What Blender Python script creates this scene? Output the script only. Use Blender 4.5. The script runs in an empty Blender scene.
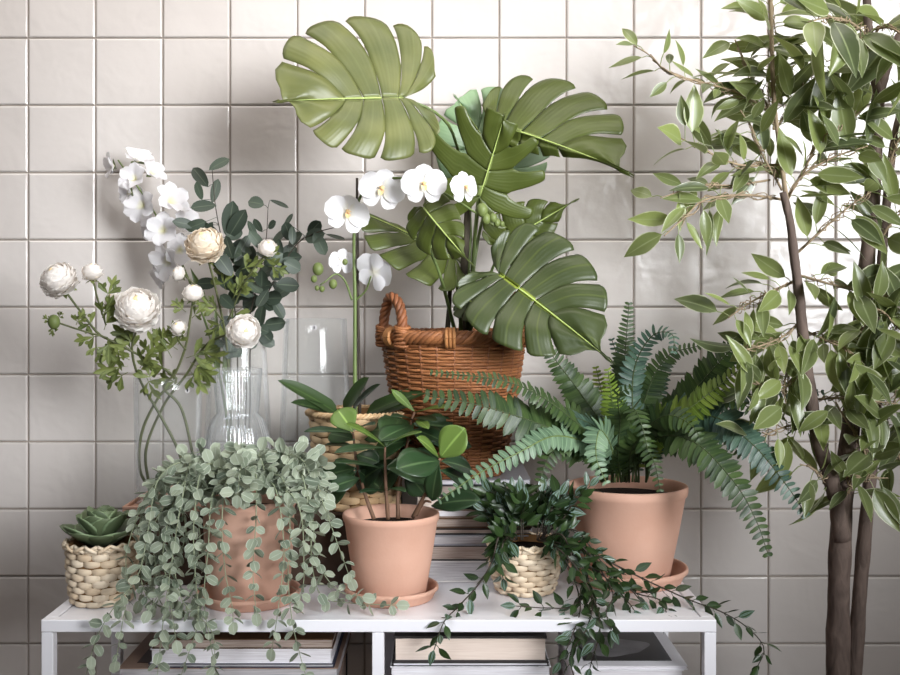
import bpy, math, random
from mathutils import Vector, Matrix, noise
from math import sin, cos, pi, radians, sqrt, exp
C = bpy.context.scene.collection
SC = bpy.context.scene
# ---------------------------------------------------------------- camera, world, lights, exposure
F, CX, CY, D, H = 1080.0, 442.0, 308.0, 2.56, 1.07      # focal length in px, vanishing point, wall distance, eye height
cd = bpy.data.cameras.new('camera'); cam = bpy.data.objects.new('camera', cd); C.objects.link(cam)
cam.location = (0, -D, H); cam.rotation_euler = (pi/2, 0, 0)
cd.sensor_width = 36; cd.lens = 36*F/900; cd.shift_x = (450-CX)/900; cd.shift_y = (CY-337.5)/900
SC.camera = cam
w = bpy.data.worlds.new('world'); SC.world = w; w.use_nodes = True
w.node_tree.nodes['Background'].inputs[0].default_value = (0.80, 0.86, 1.0, 1)
w.node_tree.nodes['Background'].inputs[1].default_value = 0.04
def area(name, loc, target, sx, sy, power, col, spread=180):
    l = bpy.data.lights.new(name, 'AREA'); l.shape = 'RECTANGLE'; l.size = sx; l.size_y = sy; l.energy = power; l.color = col; l.spread = math.radians(spread)
    o = bpy.data.objects.new(name, l); C.objects.link(o); o.location = loc
    o.rotation_euler = (Vector(target)-Vector(loc)).to_track_quat('-Z', 'Y').to_euler()
    return o
area('skylight', (-0.1, -0.62, 2.62), (-0.1, -0.12, 1.2), 3.2, 0.5, 23, (1.0, 0.92, 0.85))
area('window_light', (1.5, -2.55, 1.75), (-0.16, 0.0, 1.24), 1.4, 1.5, 18.0, (0.95, 0.975, 1.0), 46)
area('front_fill_light', (-0.55, -2.4, 2.0), (-0.18, -0.5, 0.55), 0.9, 0.9, 1.4, (0.88, 0.94, 1.0), 38)  # added fill beam to brighten the bench objects, no known window behind it
SC.view_settings.view_transform = 'Standard'; SC.view_settings.look = 'None'
SC.view_settings.gamma = 1; SC.view_settings.use_curve_mapping = False
SC.view_settings.exposure = 0.15
SC.cycles.transparent_max_bounces = 32
# ---------------------------------------------------------------- helpers
TOP = H-0.572                                            # height of the bench top
V = Vector
TOCAM = V((0, -1, 0.15)).normalized()
def P(px, py, d): return V(((px-CX)*d/F, d-D, H+(CY-py)*d/F))
def S(n, d=2.15): return n*d/F
def X(px, d): return (px-CX)*d/F
def Z(py, d): return H+(CY-py)*d/F
def R(*a): return random.uniform(*a)
def rv(): return V((R(-1, 1), R(-1, 1), R(-1, 1)))
def lerp(a, b, t): return a+(b-a)*t
def table(xs, ys, x):
    for i in range(len(xs)-1):
        if x <= xs[i+1]:
            t = (x-xs[i])/(xs[i+1]-xs[i]); t = t*t*(3-2*t)*.5+t*.5
            return lerp(ys[i], ys[i+1], t)
    return ys[-1]
def path(pts, n):
    """n+1 points of a smooth curve through pts, evenly spread"""
    pts = [V(p) for p in pts]
    if len(pts) == 2: return [pts[0].lerp(pts[1], i/n) for i in range(n+1)]
    q = [pts[0]*2-pts[1]]+pts+[pts[-1]*2-pts[-2]]
    fine = []
    for i in range(1, len(q)-2):
        a, b, c, d = q[i-1:i+3]
        for k in range(16):
            t = k/16
            fine.append(.5*((2*b)+(c-a)*t+(2*a-5*b+4*c-d)*t*t+(3*b-a-3*c+d)*t**3))
    fine.append(pts[-1])
    acc = [0]
    for i in range(1, len(fine)): acc.append(acc[-1]+(fine[i]-fine[i-1]).length)
    out = []; j = 0
    for i in range(n+1):
        s = acc[-1]*i/n
        while j < len(acc)-2 and acc[j+1] < s: j += 1
        t = (s-acc[j])/max(acc[j+1]-acc[j], 1e-9)
        out.append(fine[j].lerp(fine[j+1], min(max(t, 0), 1)))
    return out
def ortho(n, d):
    n = n-d*n.dot(d)
    if n.length < 1e-5:
        n = V((0, 0, 1))-d*d.z
        if n.length < 1e-5: n = V((1, 0, 0))
    return n.normalized()
class MB:
    def __init__(s): s.v = []; s.f = []; s.uv = []; s.r = []; s.mi = []; s.m = 0
    def add(s, p, u=0, v=0, r=0.5):
        s.v.append(tuple(p)); s.uv.append((u, v)); s.r.append(r); return len(s.v)-1
    def face(s, *i): s.f.append(i); s.mi.append(s.m)
    def grid(s, rows, close=False):
        for a, b in zip(rows, rows[1:]):
            n = len(a)
            for j in range(n if close else n-1):
                k = (j+1) % n
                s.face(a[j], a[k], b[k], b[j])
    def box(s, lo, hi, r=0.5):
        x0, y0, z0 = lo; x1, y1, z1 = hi
        i = [s.add(p, 0, 0, r) for p in ((x0,y0,z0),(x1,y0,z0),(x1,y1,z0),(x0,y1,z0),(x0,y0,z1),(x1,y0,z1),(x1,y1,z1),(x0,y1,z1))]
        for f in ((0,3,2,1),(4,5,6,7),(0,1,5,4),(1,2,6,5),(2,3,7,6),(3,0,4,7)): s.face(*[i[k] for k in f])
    def tube(s, pts, rad, seg=8, r=0.5, cap=True):
        n = len(pts); rows = []
        if not callable(rad): rr = rad; rad = (lambda t: rr)
        up = None
        for i, p in enumerate(pts):
            t = (pts[min(i+1, n-1)]-pts[max(i-1, 0)])
            t = t.normalized() if t.length > 1e-9 else V((0, 0, 1))
            up = ortho(up if up is not None else V((.3, -1, .2)), t); sd = t.cross(up)
            q = rad(i/max(n-1, 1))
            rows.append([s.add(p+(up*cos(2*pi*j/seg)+sd*sin(2*pi*j/seg))*q, j/seg, i/max(n-1, 1), r) for j in range(seg)])
        s.grid(rows, True)
        if cap: s.face(*rows[0][::-1]); s.face(*rows[-1])
    def lathe(s, prof, c=(0, 0, 0), seg=48, wob=None, r=0.5):
        rows = []
        for k, (q, z) in enumerate(prof):
            row = []
            for j in range(seg):
                a = 2*pi*j/seg; qq = q*(1+(wob(a, z) if wob else 0))
                row.append(s.add((c[0]+qq*cos(a), c[1]+qq*sin(a), c[2]+z), j/seg, k/(len(prof)-1), r))
            rows.append(row)
        s.grid(rows, True)
    def ball(s, c, rad, seg=10, rings=7, r=0.5, sq=(1, 1, 1)):
        rows = []
        for i in range(rings+1):
            th = pi*i/rings
            rows.append([s.add((c[0]+rad*sq[0]*sin(th)*cos(2*pi*j/seg), c[1]+rad*sq[1]*sin(th)*sin(2*pi*j/seg), c[2]+rad*sq[2]*cos(th)), j/seg, i/rings, r) for j in range(seg)])
        s.grid(rows, True)
    def weld(s, eps=1e5):
        seen = {}; mp = []
        for i, p in enumerate(s.v):
            k = (round(p[0]*eps), round(p[1]*eps), round(p[2]*eps)); mp.append(seen.setdefault(k, i))
        f2, m2 = [], []
        for f, m in zip(s.f, s.mi):
            g = []
            for i in f:
                if mp[i] not in g: g.append(mp[i])
            if len(g) > 2: f2.append(tuple(g)); m2.append(m)
        used = sorted({i for f in f2 for i in f}); ix = {o: n for n, o in enumerate(used)}
        s.v = [s.v[i] for i in used]; s.r = [s.r[i] for i in used]; s.uv = [s.uv[i] for i in used]
        s.f = [tuple(ix[i] for i in f) for f in f2]; s.mi = m2
        return s
    def build(s, name, mats, parent=None, smooth=True):
        me = bpy.data.meshes.new(name); me.from_pydata(s.v, [], s.f)
        if s.uv:
            ul = me.uv_layers.new(name='UVMap')
            for l in me.loops: ul.data[l.index].uv = s.uv[l.vertex_index]
        a = me.attributes.new('rnd', 'FLOAT', 'POINT'); a.data.foreach_set('value', s.r)
        for m in (mats if isinstance(mats, (list, tuple)) else [mats]): me.materials.append(m)
        me.polygons.foreach_set('material_index', s.mi)
        me.polygons.foreach_set('use_smooth', [smooth]*len(s.f))
        me.update()
        o = bpy.data.objects.new(name, me); C.objects.link(o)
        if parent is not None:
            o.parent = parent; o.matrix_parent_inverse = Matrix.Translation(parent.location).inverted() if parent.parent is None and parent.type == 'EMPTY' else Matrix.Identity(4)
        return o
def bevel(o, wd, seg=2):
    m = o.modifiers.new('bevel', 'BEVEL'); m.width = wd; m.segments = seg; m.limit_method = 'ANGLE'
    return o
def solid(o, t):
    m = o.modifiers.new('solid', 'SOLIDIFY'); m.thickness = t; m.offset = 0
    return o
def tag(o, label, cat, group=None):
    o['label'] = label; o['category'] = cat
    if group: o['group'] = group
    return o
def thing(name, label, cat, loc, group=None):
    o = bpy.data.objects.new(name, None); C.objects.link(o); o.location = loc; o.empty_display_size = .02
    return tag(o, label, cat, group)
# leaf outlines: half width 0..1 along the leaf
def p_point(v): return (sin(pi*v**.82)**.9)*(1-.35*v**4) if 0 < v < 1 else 0
def p_round(v): return sqrt(max(0, 1-(2*v-1)**2))
def p_obov(v): return sin(pi*v**1.35)**.75 if 0 < v < 1 else 0
def p_lance(v): return sin(pi*v**.7)**1.1 if 0 < v < 1 else 0
def p_strap(v): return min(1, (v*6)**.5)*(1-v**5)**.8 if v < 1 else 0
def p_petal(v): return sin(pi*min(v, .999)**1.6)**.55 if v > 0 else .05
def p_pinna(v): return min(1, .75+v)*sqrt(max(0, 1-v**4))
def leaf(mb, base, d, n, L, W, prof=p_point, curl=.5, fold=.15, nl=6, nw=4, r=None, ruffle=0):
    d = d.normalized(); n = ortho(n, d); sd = d.cross(n); rows = []
    if r is None: r = random.random()
    a = curl if abs(curl) > 1e-3 else 1e-3
    ph = R(0, 6)
    for i in range(nl+1):
        v = i/nl
        c = base+d*(L*sin(a*v)/a)-n*(L*(1-cos(a*v))/a)
        nn = n*cos(a*v)+d*sin(a*v)
        wd = W*.5*max(prof(v), .015)
        row = []
        for j in range(nw+1):
            u = 2*j/nw-1
            rf = ruffle*L*v*abs(u)*sin(ph+v*9+u*5)
            row.append(mb.add(c+sd*(u*wd)+nn*(fold*abs(u)**1.5*wd+rf), j/nw, v, r))
        rows.append(row)
    mb.grid(rows)
# ---------------------------------------------------------------- materials
class NT:
    def __init__(s, name):
        s.m = bpy.data.materials.new(name); s.m.use_nodes = True; s.t = s.m.node_tree
        s.b = s.t.nodes['Principled BSDF']; s.out = s.t.nodes['Material Output']
    def n(s, typ, **kw):
        x = s.t.nodes.new('ShaderNode'+typ)
        for k, v in kw.items():
            if hasattr(x, k): setattr(x, k, v)
            else: x.inputs[k].default_value = v
        return x
    def l(s, a, b): s.t.links.new(a, b)
    def math(s, op, a, b=None, c=None):
        x = s.n('Math', operation=op)
        for i, q in enumerate((a, b, c)):
            if q is None: continue
            if isinstance(q, (int, float)): x.inputs[i].default_value = q
            else: s.l(q, x.inputs[i])
        return x.outputs[0]
    def mix(s, f, a, b, mode='MIX'):
        x = s.n('Mix', data_type='RGBA', blend_type=mode)
        for sock, q in ((x.inputs[0], f), (x.inputs[6], a), (x.inputs[7], b)):
            if isinstance(q, (int, float)): sock.default_value = q
            elif isinstance(q, tuple): sock.default_value = (*q, 1) if len(q) == 3 else q
            else: s.l(q, sock)
        return x.outputs[2]
    def ramp(s, f, stops):
        x = s.n('ValToRGB'); e = x.color_ramp.elements
        while len(e) < len(stops): e.new(.5)
        for q, (p, c) in zip(e, stops): q.position = p; q.color = (*c, 1)
        s.l(f, x.inputs[0]); return x.outputs[0]
    def noise(s, scale, detail=3, coord=None, dist=0, rough=.5):
        x = s.n('TexNoise', Scale=scale, Detail=detail, Distortion=dist, Roughness=rough)
        if coord is None:
            coord = s.n('TexCoord').outputs['Object']
        s.l(coord, x.inputs['Vector']); return x.outputs['Fac']
    def bump(s, h, strength, dist=.01):
        x = s.n('Bump', Strength=strength, Distance=dist); s.l(h, x.inputs['Height']); s.l(x.outputs[0], s.b.inputs['Normal'])
        return x.outputs[0]
    def base(s, c, rough=.5, spec=.5):
        if isinstance(c, tuple): s.b.inputs['Base Color'].default_value = (*c, 1)
        else: s.l(c, s.b.inputs['Base Color'])
        s.b.inputs['Roughness'].default_value = rough; s.b.inputs['Specular IOR Level'].default_value = spec
        return s.m
def srgb(r, g, b):
    f = lambda c: (c/255/12.92 if c <= 10 else ((c/255+.055)/1.055)**2.4)
    return (f(r), f(g), f(b))
def m_plain(name, col, rough=.5, spec=.5, var=.12, scale=30, bump=0):
    t = NT(name); nz = t.noise(scale)
    k = t.mix(nz, tuple(c*(1-var) for c in col), tuple(min(1, c*(1+var)) for c in col))
    if bump: t.bump(nz, bump, .003)
    return t.base(k, rough, spec)
def m_leaf(name, dark, light, vein=None, veins=0, edge=None, rough=.4, trans=.18, spec=.45, stripe=None, edge_w=.16):
    """leaf: dark..light by leaf, a paler midrib, side veins, a coloured margin or long stripes"""
    t = NT(name); at = t.n('Attribute', attribute_name='rnd').outputs['Fac']
    uv = t.n('SeparateXYZ'); t.l(t.n('UVMap').outputs[0], uv.inputs[0]); u, v = uv.outputs[0], uv.outputs[1]
    f = t.math('ADD', t.math('MULTIPLY', at, .75), t.math('MULTIPLY', t.noise(22, 4), .35))
    col = t.mix(f, dark, light)
    au = t.math('ABSOLUTE', t.math('SUBTRACT', t.math('MULTIPLY', u, 2), 1))
    if stripe:
        sw = t.math('SINE', t.math('MULTIPLY', au, 9.5))
        q = t.n('MapRange'); t.l(sw, q.inputs[0]); q.inputs[1].default_value = .45; q.inputs[2].default_value = .8
        col = t.mix(t.math('MULTIPLY', q.outputs[0], t.math('GREATER_THAN', at, .8)), col, stripe)
    if edge:
        nz = t.math('MULTIPLY', t.noise(60, 2), .22)
        q = t.n('MapRange'); t.l(t.math('ADD', au, nz), q.inputs[0]); q.inputs[1].default_value = 1.06-edge_w; q.inputs[2].default_value = 1.10-edge_w*.6
        col = t.mix(t.math('MULTIPLY', q.outputs[0], .7), col, edge)
    if veins:
        q = t.math('FRACT', t.math('MULTIPLY', t.math('ADD', v, t.math('MULTIPLY', au, -.18)), veins))
        q2 = t.n('MapRange'); t.l(q, q2.inputs[0]); q2.inputs[1].default_value = .14; q2.inputs[2].default_value = 0
        col = t.mix(t.math('MULTIPLY', q2.outputs[0], .3), col, vein or light)
    if vein:
        q = t.n('MapRange'); t.l(au, q.inputs[0]); q.inputs[1].default_value = .10; q.inputs[2].default_value = .03
        col = t.mix(t.math('MULTIPLY', q.outputs[0], .8), col, vein)
    t.base(col, rough, spec)
    tr = t.n('BsdfTranslucent'); t.l(t.mix(.5, col, tuple(min(1, c*1.6) for c in light)), tr.inputs[0])
    mx = t.n('MixShader', Fac=trans); t.l(t.b.outputs[0], mx.inputs[1]); t.l(tr.outputs[0], mx.inputs[2]); t.l(mx.outputs[0], t.out.inputs[0])
    t.bump(t.noise(90, 3), .12, .002)
    return t.m
def m_monstera(name, dark, light, vein, rough=.4):
    t = NT(name); uv = t.n('SeparateXYZ'); t.l(t.n('UVMap').outputs[0], uv.inputs[0]); u, v = uv.outputs[0], uv.outputs[1]
    au = t.math('ABSOLUTE', t.math('SUBTRACT', t.math('MULTIPLY', u, 2), 1))
    col = t.mix(t.noise(14, 3), dark, light)
    q = t.n('MapRange'); t.l(au, q.inputs[0]); q.inputs[1].default_value = .10; q.inputs[2].default_value = .02
    col = t.mix(t.math('MULTIPLY', q.outputs[0], .09), col, vein)
    q = t.n('MapRange'); t.l(v, q.inputs[0]); q.inputs[1].default_value = .045; q.inputs[2].default_value = .02
    col = t.mix(t.math('MULTIPLY', q.outputs[0], .9), col, vein)
    fine = t.math('SINE', t.math('MULTIPLY', u, 46)); t.bump(fine, .10, .001)
    t.base(col, rough, .5)
    tr = t.n('BsdfTranslucent'); t.l(t.mix(.6, col, tuple(min(1, c*1.35) for c in light)), tr.inputs[0])
    mx = t.n('MixShader', Fac=.2); t.l(t.b.outputs[0], mx.inputs[1]); t.l(tr.outputs[0], mx.inputs[2]); t.l(mx.outputs[0], t.out.inputs[0])
    return t.m
def m_petal(name, col, inner=None, trans=.35):
    t = NT(name); uv = t.n('SeparateXYZ'); t.l(t.n('UVMap').outputs[0], uv.inputs[0])
    q = t.n('MapRange'); t.l(uv.outputs[1], q.inputs[0]); q.inputs[1].default_value = .35; q.inputs[2].default_value = 0
    c = t.mix(q.outputs[0], col, inner or col)
    t.base(c, .55, .25)
    tr = t.n('BsdfTranslucent'); t.l(c, tr.inputs[0])
    mx = t.n('MixShader', Fac=trans); t.l(t.b.outputs[0], mx.inputs[1]); t.l(tr.outputs[0], mx.inputs[2]); t.l(mx.outputs[0], t.out.inputs[0])
    return t.m
def m_tile():
    t = NT('glazed_tile'); g = t.n('NewGeometry').outputs['Position']
    at = t.n('Attribute', attribute_name='rnd').outputs['Fac']
    col = t.mix(at, srgb(200, 193, 188), srgb(209, 203, 199))
    col = t.mix(t.math('MULTIPLY', t.noise(7, 4, g), .5), col, srgb(194, 187, 183))
    t.base(col, .18, .5)
    h = t.math('ADD', t.noise(9, 2, g, .6), t.math('MULTIPLY', t.noise(38, 2, g), .12))
    t.bump(h, .35, .012)
    t.b.inputs['Coat Weight'].default_value = .08; t.b.inputs['Coat Roughness'].default_value = .05
    return t.m
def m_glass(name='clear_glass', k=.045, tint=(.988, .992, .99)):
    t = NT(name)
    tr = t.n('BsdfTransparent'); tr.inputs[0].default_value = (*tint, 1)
    g0 = t.n('BsdfGlossy', Roughness=.07); df = t.n('BsdfDiffuse'); df.inputs[0].default_value = (.86, .87, .88, 1)  # white diffuse paints bright glass edges in place of missing room reflections
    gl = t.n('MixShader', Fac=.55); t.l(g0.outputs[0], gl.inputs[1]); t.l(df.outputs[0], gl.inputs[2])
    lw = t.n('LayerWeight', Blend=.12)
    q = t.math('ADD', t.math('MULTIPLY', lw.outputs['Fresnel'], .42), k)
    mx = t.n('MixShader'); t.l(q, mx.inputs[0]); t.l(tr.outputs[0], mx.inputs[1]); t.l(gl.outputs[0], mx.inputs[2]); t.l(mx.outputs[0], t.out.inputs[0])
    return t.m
def m_terra(name='terracotta', k=1.0):
    t = NT(name); nz = t.noise(9, 5); n2 = t.noise(160, 2)
    c = t.mix(nz, tuple(x*k for x in srgb(180, 130, 106)), tuple(x*k for x in srgb(206, 164, 144)))
    c = t.mix(t.math('MULTIPLY', t.noise(4, 6, dist=1.2), .35), c, srgb(212, 184, 168))
    t.bump(n2, .12, .002)
    return t.base(c, .82, .25)
def m_pages(name, a, b, scale=520):
    t = NT(name); sp = t.n('SeparateXYZ'); t.l(t.n('NewGeometry').outputs['Position'], sp.inputs[0])
    cx = t.n('CombineXYZ'); t.l(sp.outputs[2], cx.inputs[2]); t.l(t.math('MULTIPLY', sp.outputs[0], .02), cx.inputs[0])
    nz = t.noise(scale, 3, cx.outputs[0], rough=.75)
    q = t.n('MapRange'); t.l(nz, q.inputs[0]); q.inputs[1].default_value = .3; q.inputs[2].default_value = .7
    t.base(t.mix(q.outputs[0], a, b), .8, .2); return t.m
def m_bark(name, a, b):
    t = NT(name); mp = t.n('Mapping'); t.l(t.n('TexCoord').outputs['Object'], mp.inputs[0]); mp.inputs['Scale'].default_value = (1, 1, .35)
    nz = t.noise(60, 6, mp.outputs[0], .8); t.bump(nz, .6, .006)
    t.base(t.mix(nz, a, b), .8, .25); return t.m
def m_straw(name, a, b, fib=1.0):
    t = NT(name); uv = t.n('SeparateXYZ'); t.l(t.n('UVMap').outputs[0], uv.inputs[0])
    at = t.n('Attribute', attribute_name='rnd').outputs['Fac']
    cx = t.n('CombineXYZ'); t.l(t.math('MULTIPLY', uv.outputs[0], 1.4), cx.inputs[0]); t.l(t.math('ADD', t.math('MULTIPLY', uv.outputs[1], 9), t.math('MULTIPLY', at, 77)), cx.inputs[1])
    nz = t.noise(1.6, 3, cx.outputs[0])
    f = t.math('ADD', t.math('MULTIPLY', at, .5), t.math('MULTIPLY', nz, .6))
    t.bump(nz, .35, .002)
    t.base(t.mix(f, a, b), .55, .35); return t.m
TILE = m_tile(); GROUT = m_plain('grout', srgb(168, 157, 147), .9, .2, .06)
WHITE = m_plain('white_lacquer', srgb(236, 234, 238), .35, .5, .02, 8)
TERRA = m_terra(); TERRA2 = m_terra('terracotta_pale', 1.06); TERRA3 = m_terra('terracotta_warm', .9)
SOIL = m_plain('potting_soil', (.016, .011, .008), .95, .2, .5, 140, .8)
STRAW = m_straw('water_hyacinth', srgb(192, 164, 130), srgb(240, 224, 200))
STRAW2 = m_straw('seagrass_braid', srgb(176, 138, 96), srgb(224, 196, 156))
STRAWD = m_plain('straw_lining', srgb(130, 96, 62), .8, .2)
WICK = m_straw('brown_wicker', srgb(92, 52, 28), srgb(168, 110, 68)); WICKD = m_straw('dark_wicker', srgb(92, 54, 32), srgb(148, 92, 58))
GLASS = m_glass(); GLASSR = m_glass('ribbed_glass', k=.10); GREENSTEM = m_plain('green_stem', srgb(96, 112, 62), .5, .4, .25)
EUST = m_plain('eucalyptus_stem', srgb(138, 146, 118), .6, .3)
RSTEM = m_plain('ranunculus_stem', srgb(84, 88, 56), .55, .35, .3)
DARKSTEM = m_plain('dark_stem', srgb(62, 54, 46), .6, .3, .25); BROWNSTEM = m_plain('brown_stem', srgb(112, 84, 66), .6, .3, .25)
MON_A = m_monstera('monstera_leaf_top', srgb(64, 76, 42), srgb(128, 130, 74), srgb(166, 174, 120))
MON_B = m_monstera('monstera_leaf_fresh', srgb(62, 74, 26), srgb(90, 100, 42), srgb(132, 146, 84))
MON_C = m_monstera('monstera_leaf_deep', srgb(46, 58, 30), srgb(76, 86, 46), srgb(156, 172, 66))
MON_D = m_monstera('monstera_leaf_mint', srgb(116, 146, 104), srgb(148, 172, 136), srgb(170, 190, 156))
FICUS = m_leaf('ficus_leaf', srgb(46, 58, 50), srgb(140, 152, 88), srgb(146, 156, 112), 0, srgb(226, 228, 196), .3, .36, .6, edge_w=.06)
CLUSIA = m_leaf('glossy_oval_leaf', srgb(26, 48, 32), srgb(60, 84, 50), srgb(92, 116, 76), 0, None, .32, .15, .5)
CLUSIAY = m_leaf('young_oval_leaf', srgb(80, 106, 46), srgb(112, 136, 66), srgb(160, 190, 100), 0, None, .32, .25, .5)
EUCA = m_leaf('eucalyptus_leaf', srgb(84, 98, 82), srgb(164, 172, 150), srgb(176, 184, 166), 0, srgb(196, 202, 186), .6, .15, .3, edge_w=.1)
EUCD = m_leaf('silver_dollar_leaf', srgb(34, 44, 36), srgb(72, 84, 70), srgb(88, 98, 80), 0, None, .5, .12, .4)
FERN = m_leaf('fern_dark', srgb(28, 46, 28), srgb(68, 88, 44), srgb(80, 98, 54), 0, None, .42, .2, .4)
FERNB = m_leaf('fern_bluish', srgb(38, 60, 54), srgb(80, 106, 88), srgb(96, 120, 98), 0, None, .42, .18, .4)
FERNY = m_leaf('fern_young', srgb(78, 104, 34), srgb(128, 148, 62), srgb(160, 180, 90), 0, None, .42, .3, .4)
FERNP = m_leaf('fern_pale', srgb(72, 98, 74), srgb(122, 146, 116), srgb(160, 188, 150), 0, None, .42, .25, .4)
VINE = m_leaf('vine_leaf', srgb(20, 36, 20), srgb(56, 78, 38), srgb(70, 94, 50), 0, None, .35, .15, .5, srgb(122, 144, 138))
RANL = m_leaf('ranunculus_leaf', srgb(54, 68, 34), srgb(128, 138, 76), srgb(144, 152, 92), 0, None, .5, .25, .35)
ORCL = m_leaf('orchid_leaf', srgb(28, 44, 24), srgb(58, 78, 40), srgb(76, 96, 54), 0, None, .35, .15, .5)
SUCC = m_leaf('succulent_leaf', srgb(52, 66, 44), srgb(112, 126, 92), None, 0, srgb(130, 150, 112), .5, .05, .4, edge_w=.12)
PETW = m_petal('white_petal', srgb(244, 242, 244), srgb(236, 232, 214)); PETC = m_petal('cream_petal', srgb(244, 232, 214), srgb(226, 196, 150))
PETR = m_petal('ranunculus_petal', srgb(250, 246, 242), srgb(242, 228, 206), .42); LIP = m_petal('orchid_lip', srgb(242, 214, 160), srgb(206, 120, 140), .2)
BUDG = m_plain('green_bud', srgb(100, 112, 62), .5, .35, .2); GOLD = m_plain('yellow_centre', srgb(236, 212, 160), .7, .2, .15, 200)
BARK = m_bark('ficus_bark', srgb(50, 41, 38), srgb(126, 108, 98)); BARKL = m_bark('ficus_twig', srgb(116, 98, 78), srgb(170, 152, 124))
TRUNKD = m_bark('monstera_stem', srgb(46, 42, 36), srgb(92, 84, 70))
PAGEW = m_pages('white_pages', srgb(206, 200, 204), srgb(240, 238, 242)); PAGEC = m_pages('cream_pages', srgb(218, 198, 184), srgb(238, 222, 210))
PAGET = m_pages('tan_pages', srgb(140, 122, 112), srgb(198, 182, 172)); PAGEG = m_pages('grey_pages', srgb(150, 146, 148), srgb(206, 202, 204))
# ---------------------------------------------------------------- the setting
def struct(o): o['kind'] = 'structure'; return o
random.seed(3)
pit = 67.3*D/F
mb = MB(); mb.m = 1
gx0, gx1, gz0, gz1 = -2.6, 2.9, 0.0, 2.9
i = [mb.add(p) for p in ((gx0, .004, gz0), (gx1, .004, gz0), (gx1, .004, gz1), (gx0, .004, gz1))]; mb.face(*i)
i = [mb.add(p) for p in ((gx0, .12, gz0), (gx1, .12, gz0), (gx1, .12, gz1), (gx0, .12, gz1))]; mb.face(*i[::-1])
mb.m = 0
tx0 = X(28, D); tz0 = Z(38, D); g = .0016; bv = .0035
k0 = int((gx0-tx0)/pit); k1 = int((gx1-tx0)/pit); j0 = -int((tz0-gz0)/pit); j1 = int((gz1-tz0)/pit)
for k in range(k0, k1):
    for j in range(j0, j1):
        x, z = tx0+k*pit, tz0+j*pit; r = random.random()
        ax, az = R(-.0012, .0012), R(-.0012, .0012)
        rows = []
        for q, dp in ((g, .003), (g+.0008, .0004), (g+bv, -.001)):
            rows.append([mb.add((xx, dp+(ax*(xx-x)+az*(zz-z))*8*(dp < 0)*.2, zz), 0, 0, r) for xx, zz in ((x+q, z+q), (x+pit-q, z+q), (x+pit-q, z+pit-q), (x+q, z+pit-q))])
        mb.grid(rows, True); mb.face(*rows[-1])
wall = struct(mb.build('wall_back', [TILE, GROUT], smooth=False))
mb = MB(); mb.box((-2.6, -4.2, -.05), (2.9, .12, 0)); struct(mb.build('floor', m_plain('floor_boards', srgb(150, 132, 116), .5, .4, .2, 6), smooth=False))
# ---------------------------------------------------------------- bench
FR, BK = 1.98, 2.42
bx0, bx1 = X(41, FR), X(716.5, FR); by0, by1 = FR-D, BK-D; bt = .0225
bench = thing('bench', 'long low white metal bench carrying all the potted plants', 'bench', ((bx0+bx1)/2, (by0+by1)/2, 0))
mb = MB()
mb.box((bx0, by0, TOP-bt), (bx1, by0+bt, TOP)); mb.box((bx0, by1-bt, TOP-bt), (bx1, by1, TOP))
for xa in (bx0, bx1-bt, X(378, FR)-bt/2): mb.box((xa, by0+bt, TOP-bt), (xa+bt, by1-bt, TOP-(0 if xa != X(378, FR)-bt/2 else .004)))
bevel(mb.build('top_frame', WHITE, bench, False), .0015)
mb = MB(); mb.box((bx0+bt+.003, by0+bt+.001, TOP-.012), (bx1-bt-.003, by1-bt-.001, TOP-.0006)); bevel(mb.build('top_panel', WHITE, bench, False), .001)
for xa in (bx0, X(378, FR)-bt/2, bx1-bt):
    for ya in (by0, by1-bt):
        mb = MB(); mb.box((xa+.0004, ya+.0004, 0), (xa+bt-.0004, ya+bt-.0004, TOP-bt-.0008)); bevel(mb.build('leg', WHITE, bench, False), .0012)
SH = .215
mb = MB(); mb.box((bx0+.002, by0+bt+.001, SH-.02), (bx1-.002, by1-bt-.001, SH)); bevel(mb.build('lower_shelf', WHITE, bench, False), .0012)
# ---------------------------------------------------------------- books
def book(name, label, x0, x1, y0, y1, z0, z1, cover, page, cat='book', group=None, ct=.0022, top=None, inset=.003):
    """page edges face the room (-y), spine at the back"""
    t = thing(name, label, cat, ((x0+x1)/2, (y0+y1)/2, z0), group)
    mb = MB(); mb.box((x0, y0, z0), (x1, y1, z0+ct)); mb.box((x0, y1-ct, z0+ct), (x1, y1, z1-ct)); mb.box((x0, y0, z1-ct), (x1, y1, z1))
    bevel(mb.build('cover', cover, t, False), .0006)
    mb = MB(); mb.box((x0+inset, y0+inset, z0+ct), (x1-inset, y1-ct, z1-ct)); mb.build('pages', page, t, False)
    if top is not None: top(t, x0, x1, y0, y1, z1)
    return t
def cov(name, c, rough=.45): return m_plain(name, srgb(*c), rough, .4, .08, 12)
K_BLACK = cov('black_cover', (30, 28, 28)); K_GREY = cov('grey_cover', (166, 162, 164)); K_TAN = cov('tan_cover', (138, 118, 104))
K_PALE = cov('pale_cover', (214, 208, 206)); K_NAVY = cov('navy_cover', (38, 42, 66)); K_SILVER = cov('silver_cover', (150, 150, 158)); K_BROWN = cov('brown_gold_cover', (86, 60, 38))
K_WHITE = cov('white_cover', (232, 230, 234)); K_PLUM = cov('plum_cover', (58, 44, 50)); K_CHAR = cov('charcoal_cover', (56, 52, 52))
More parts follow.
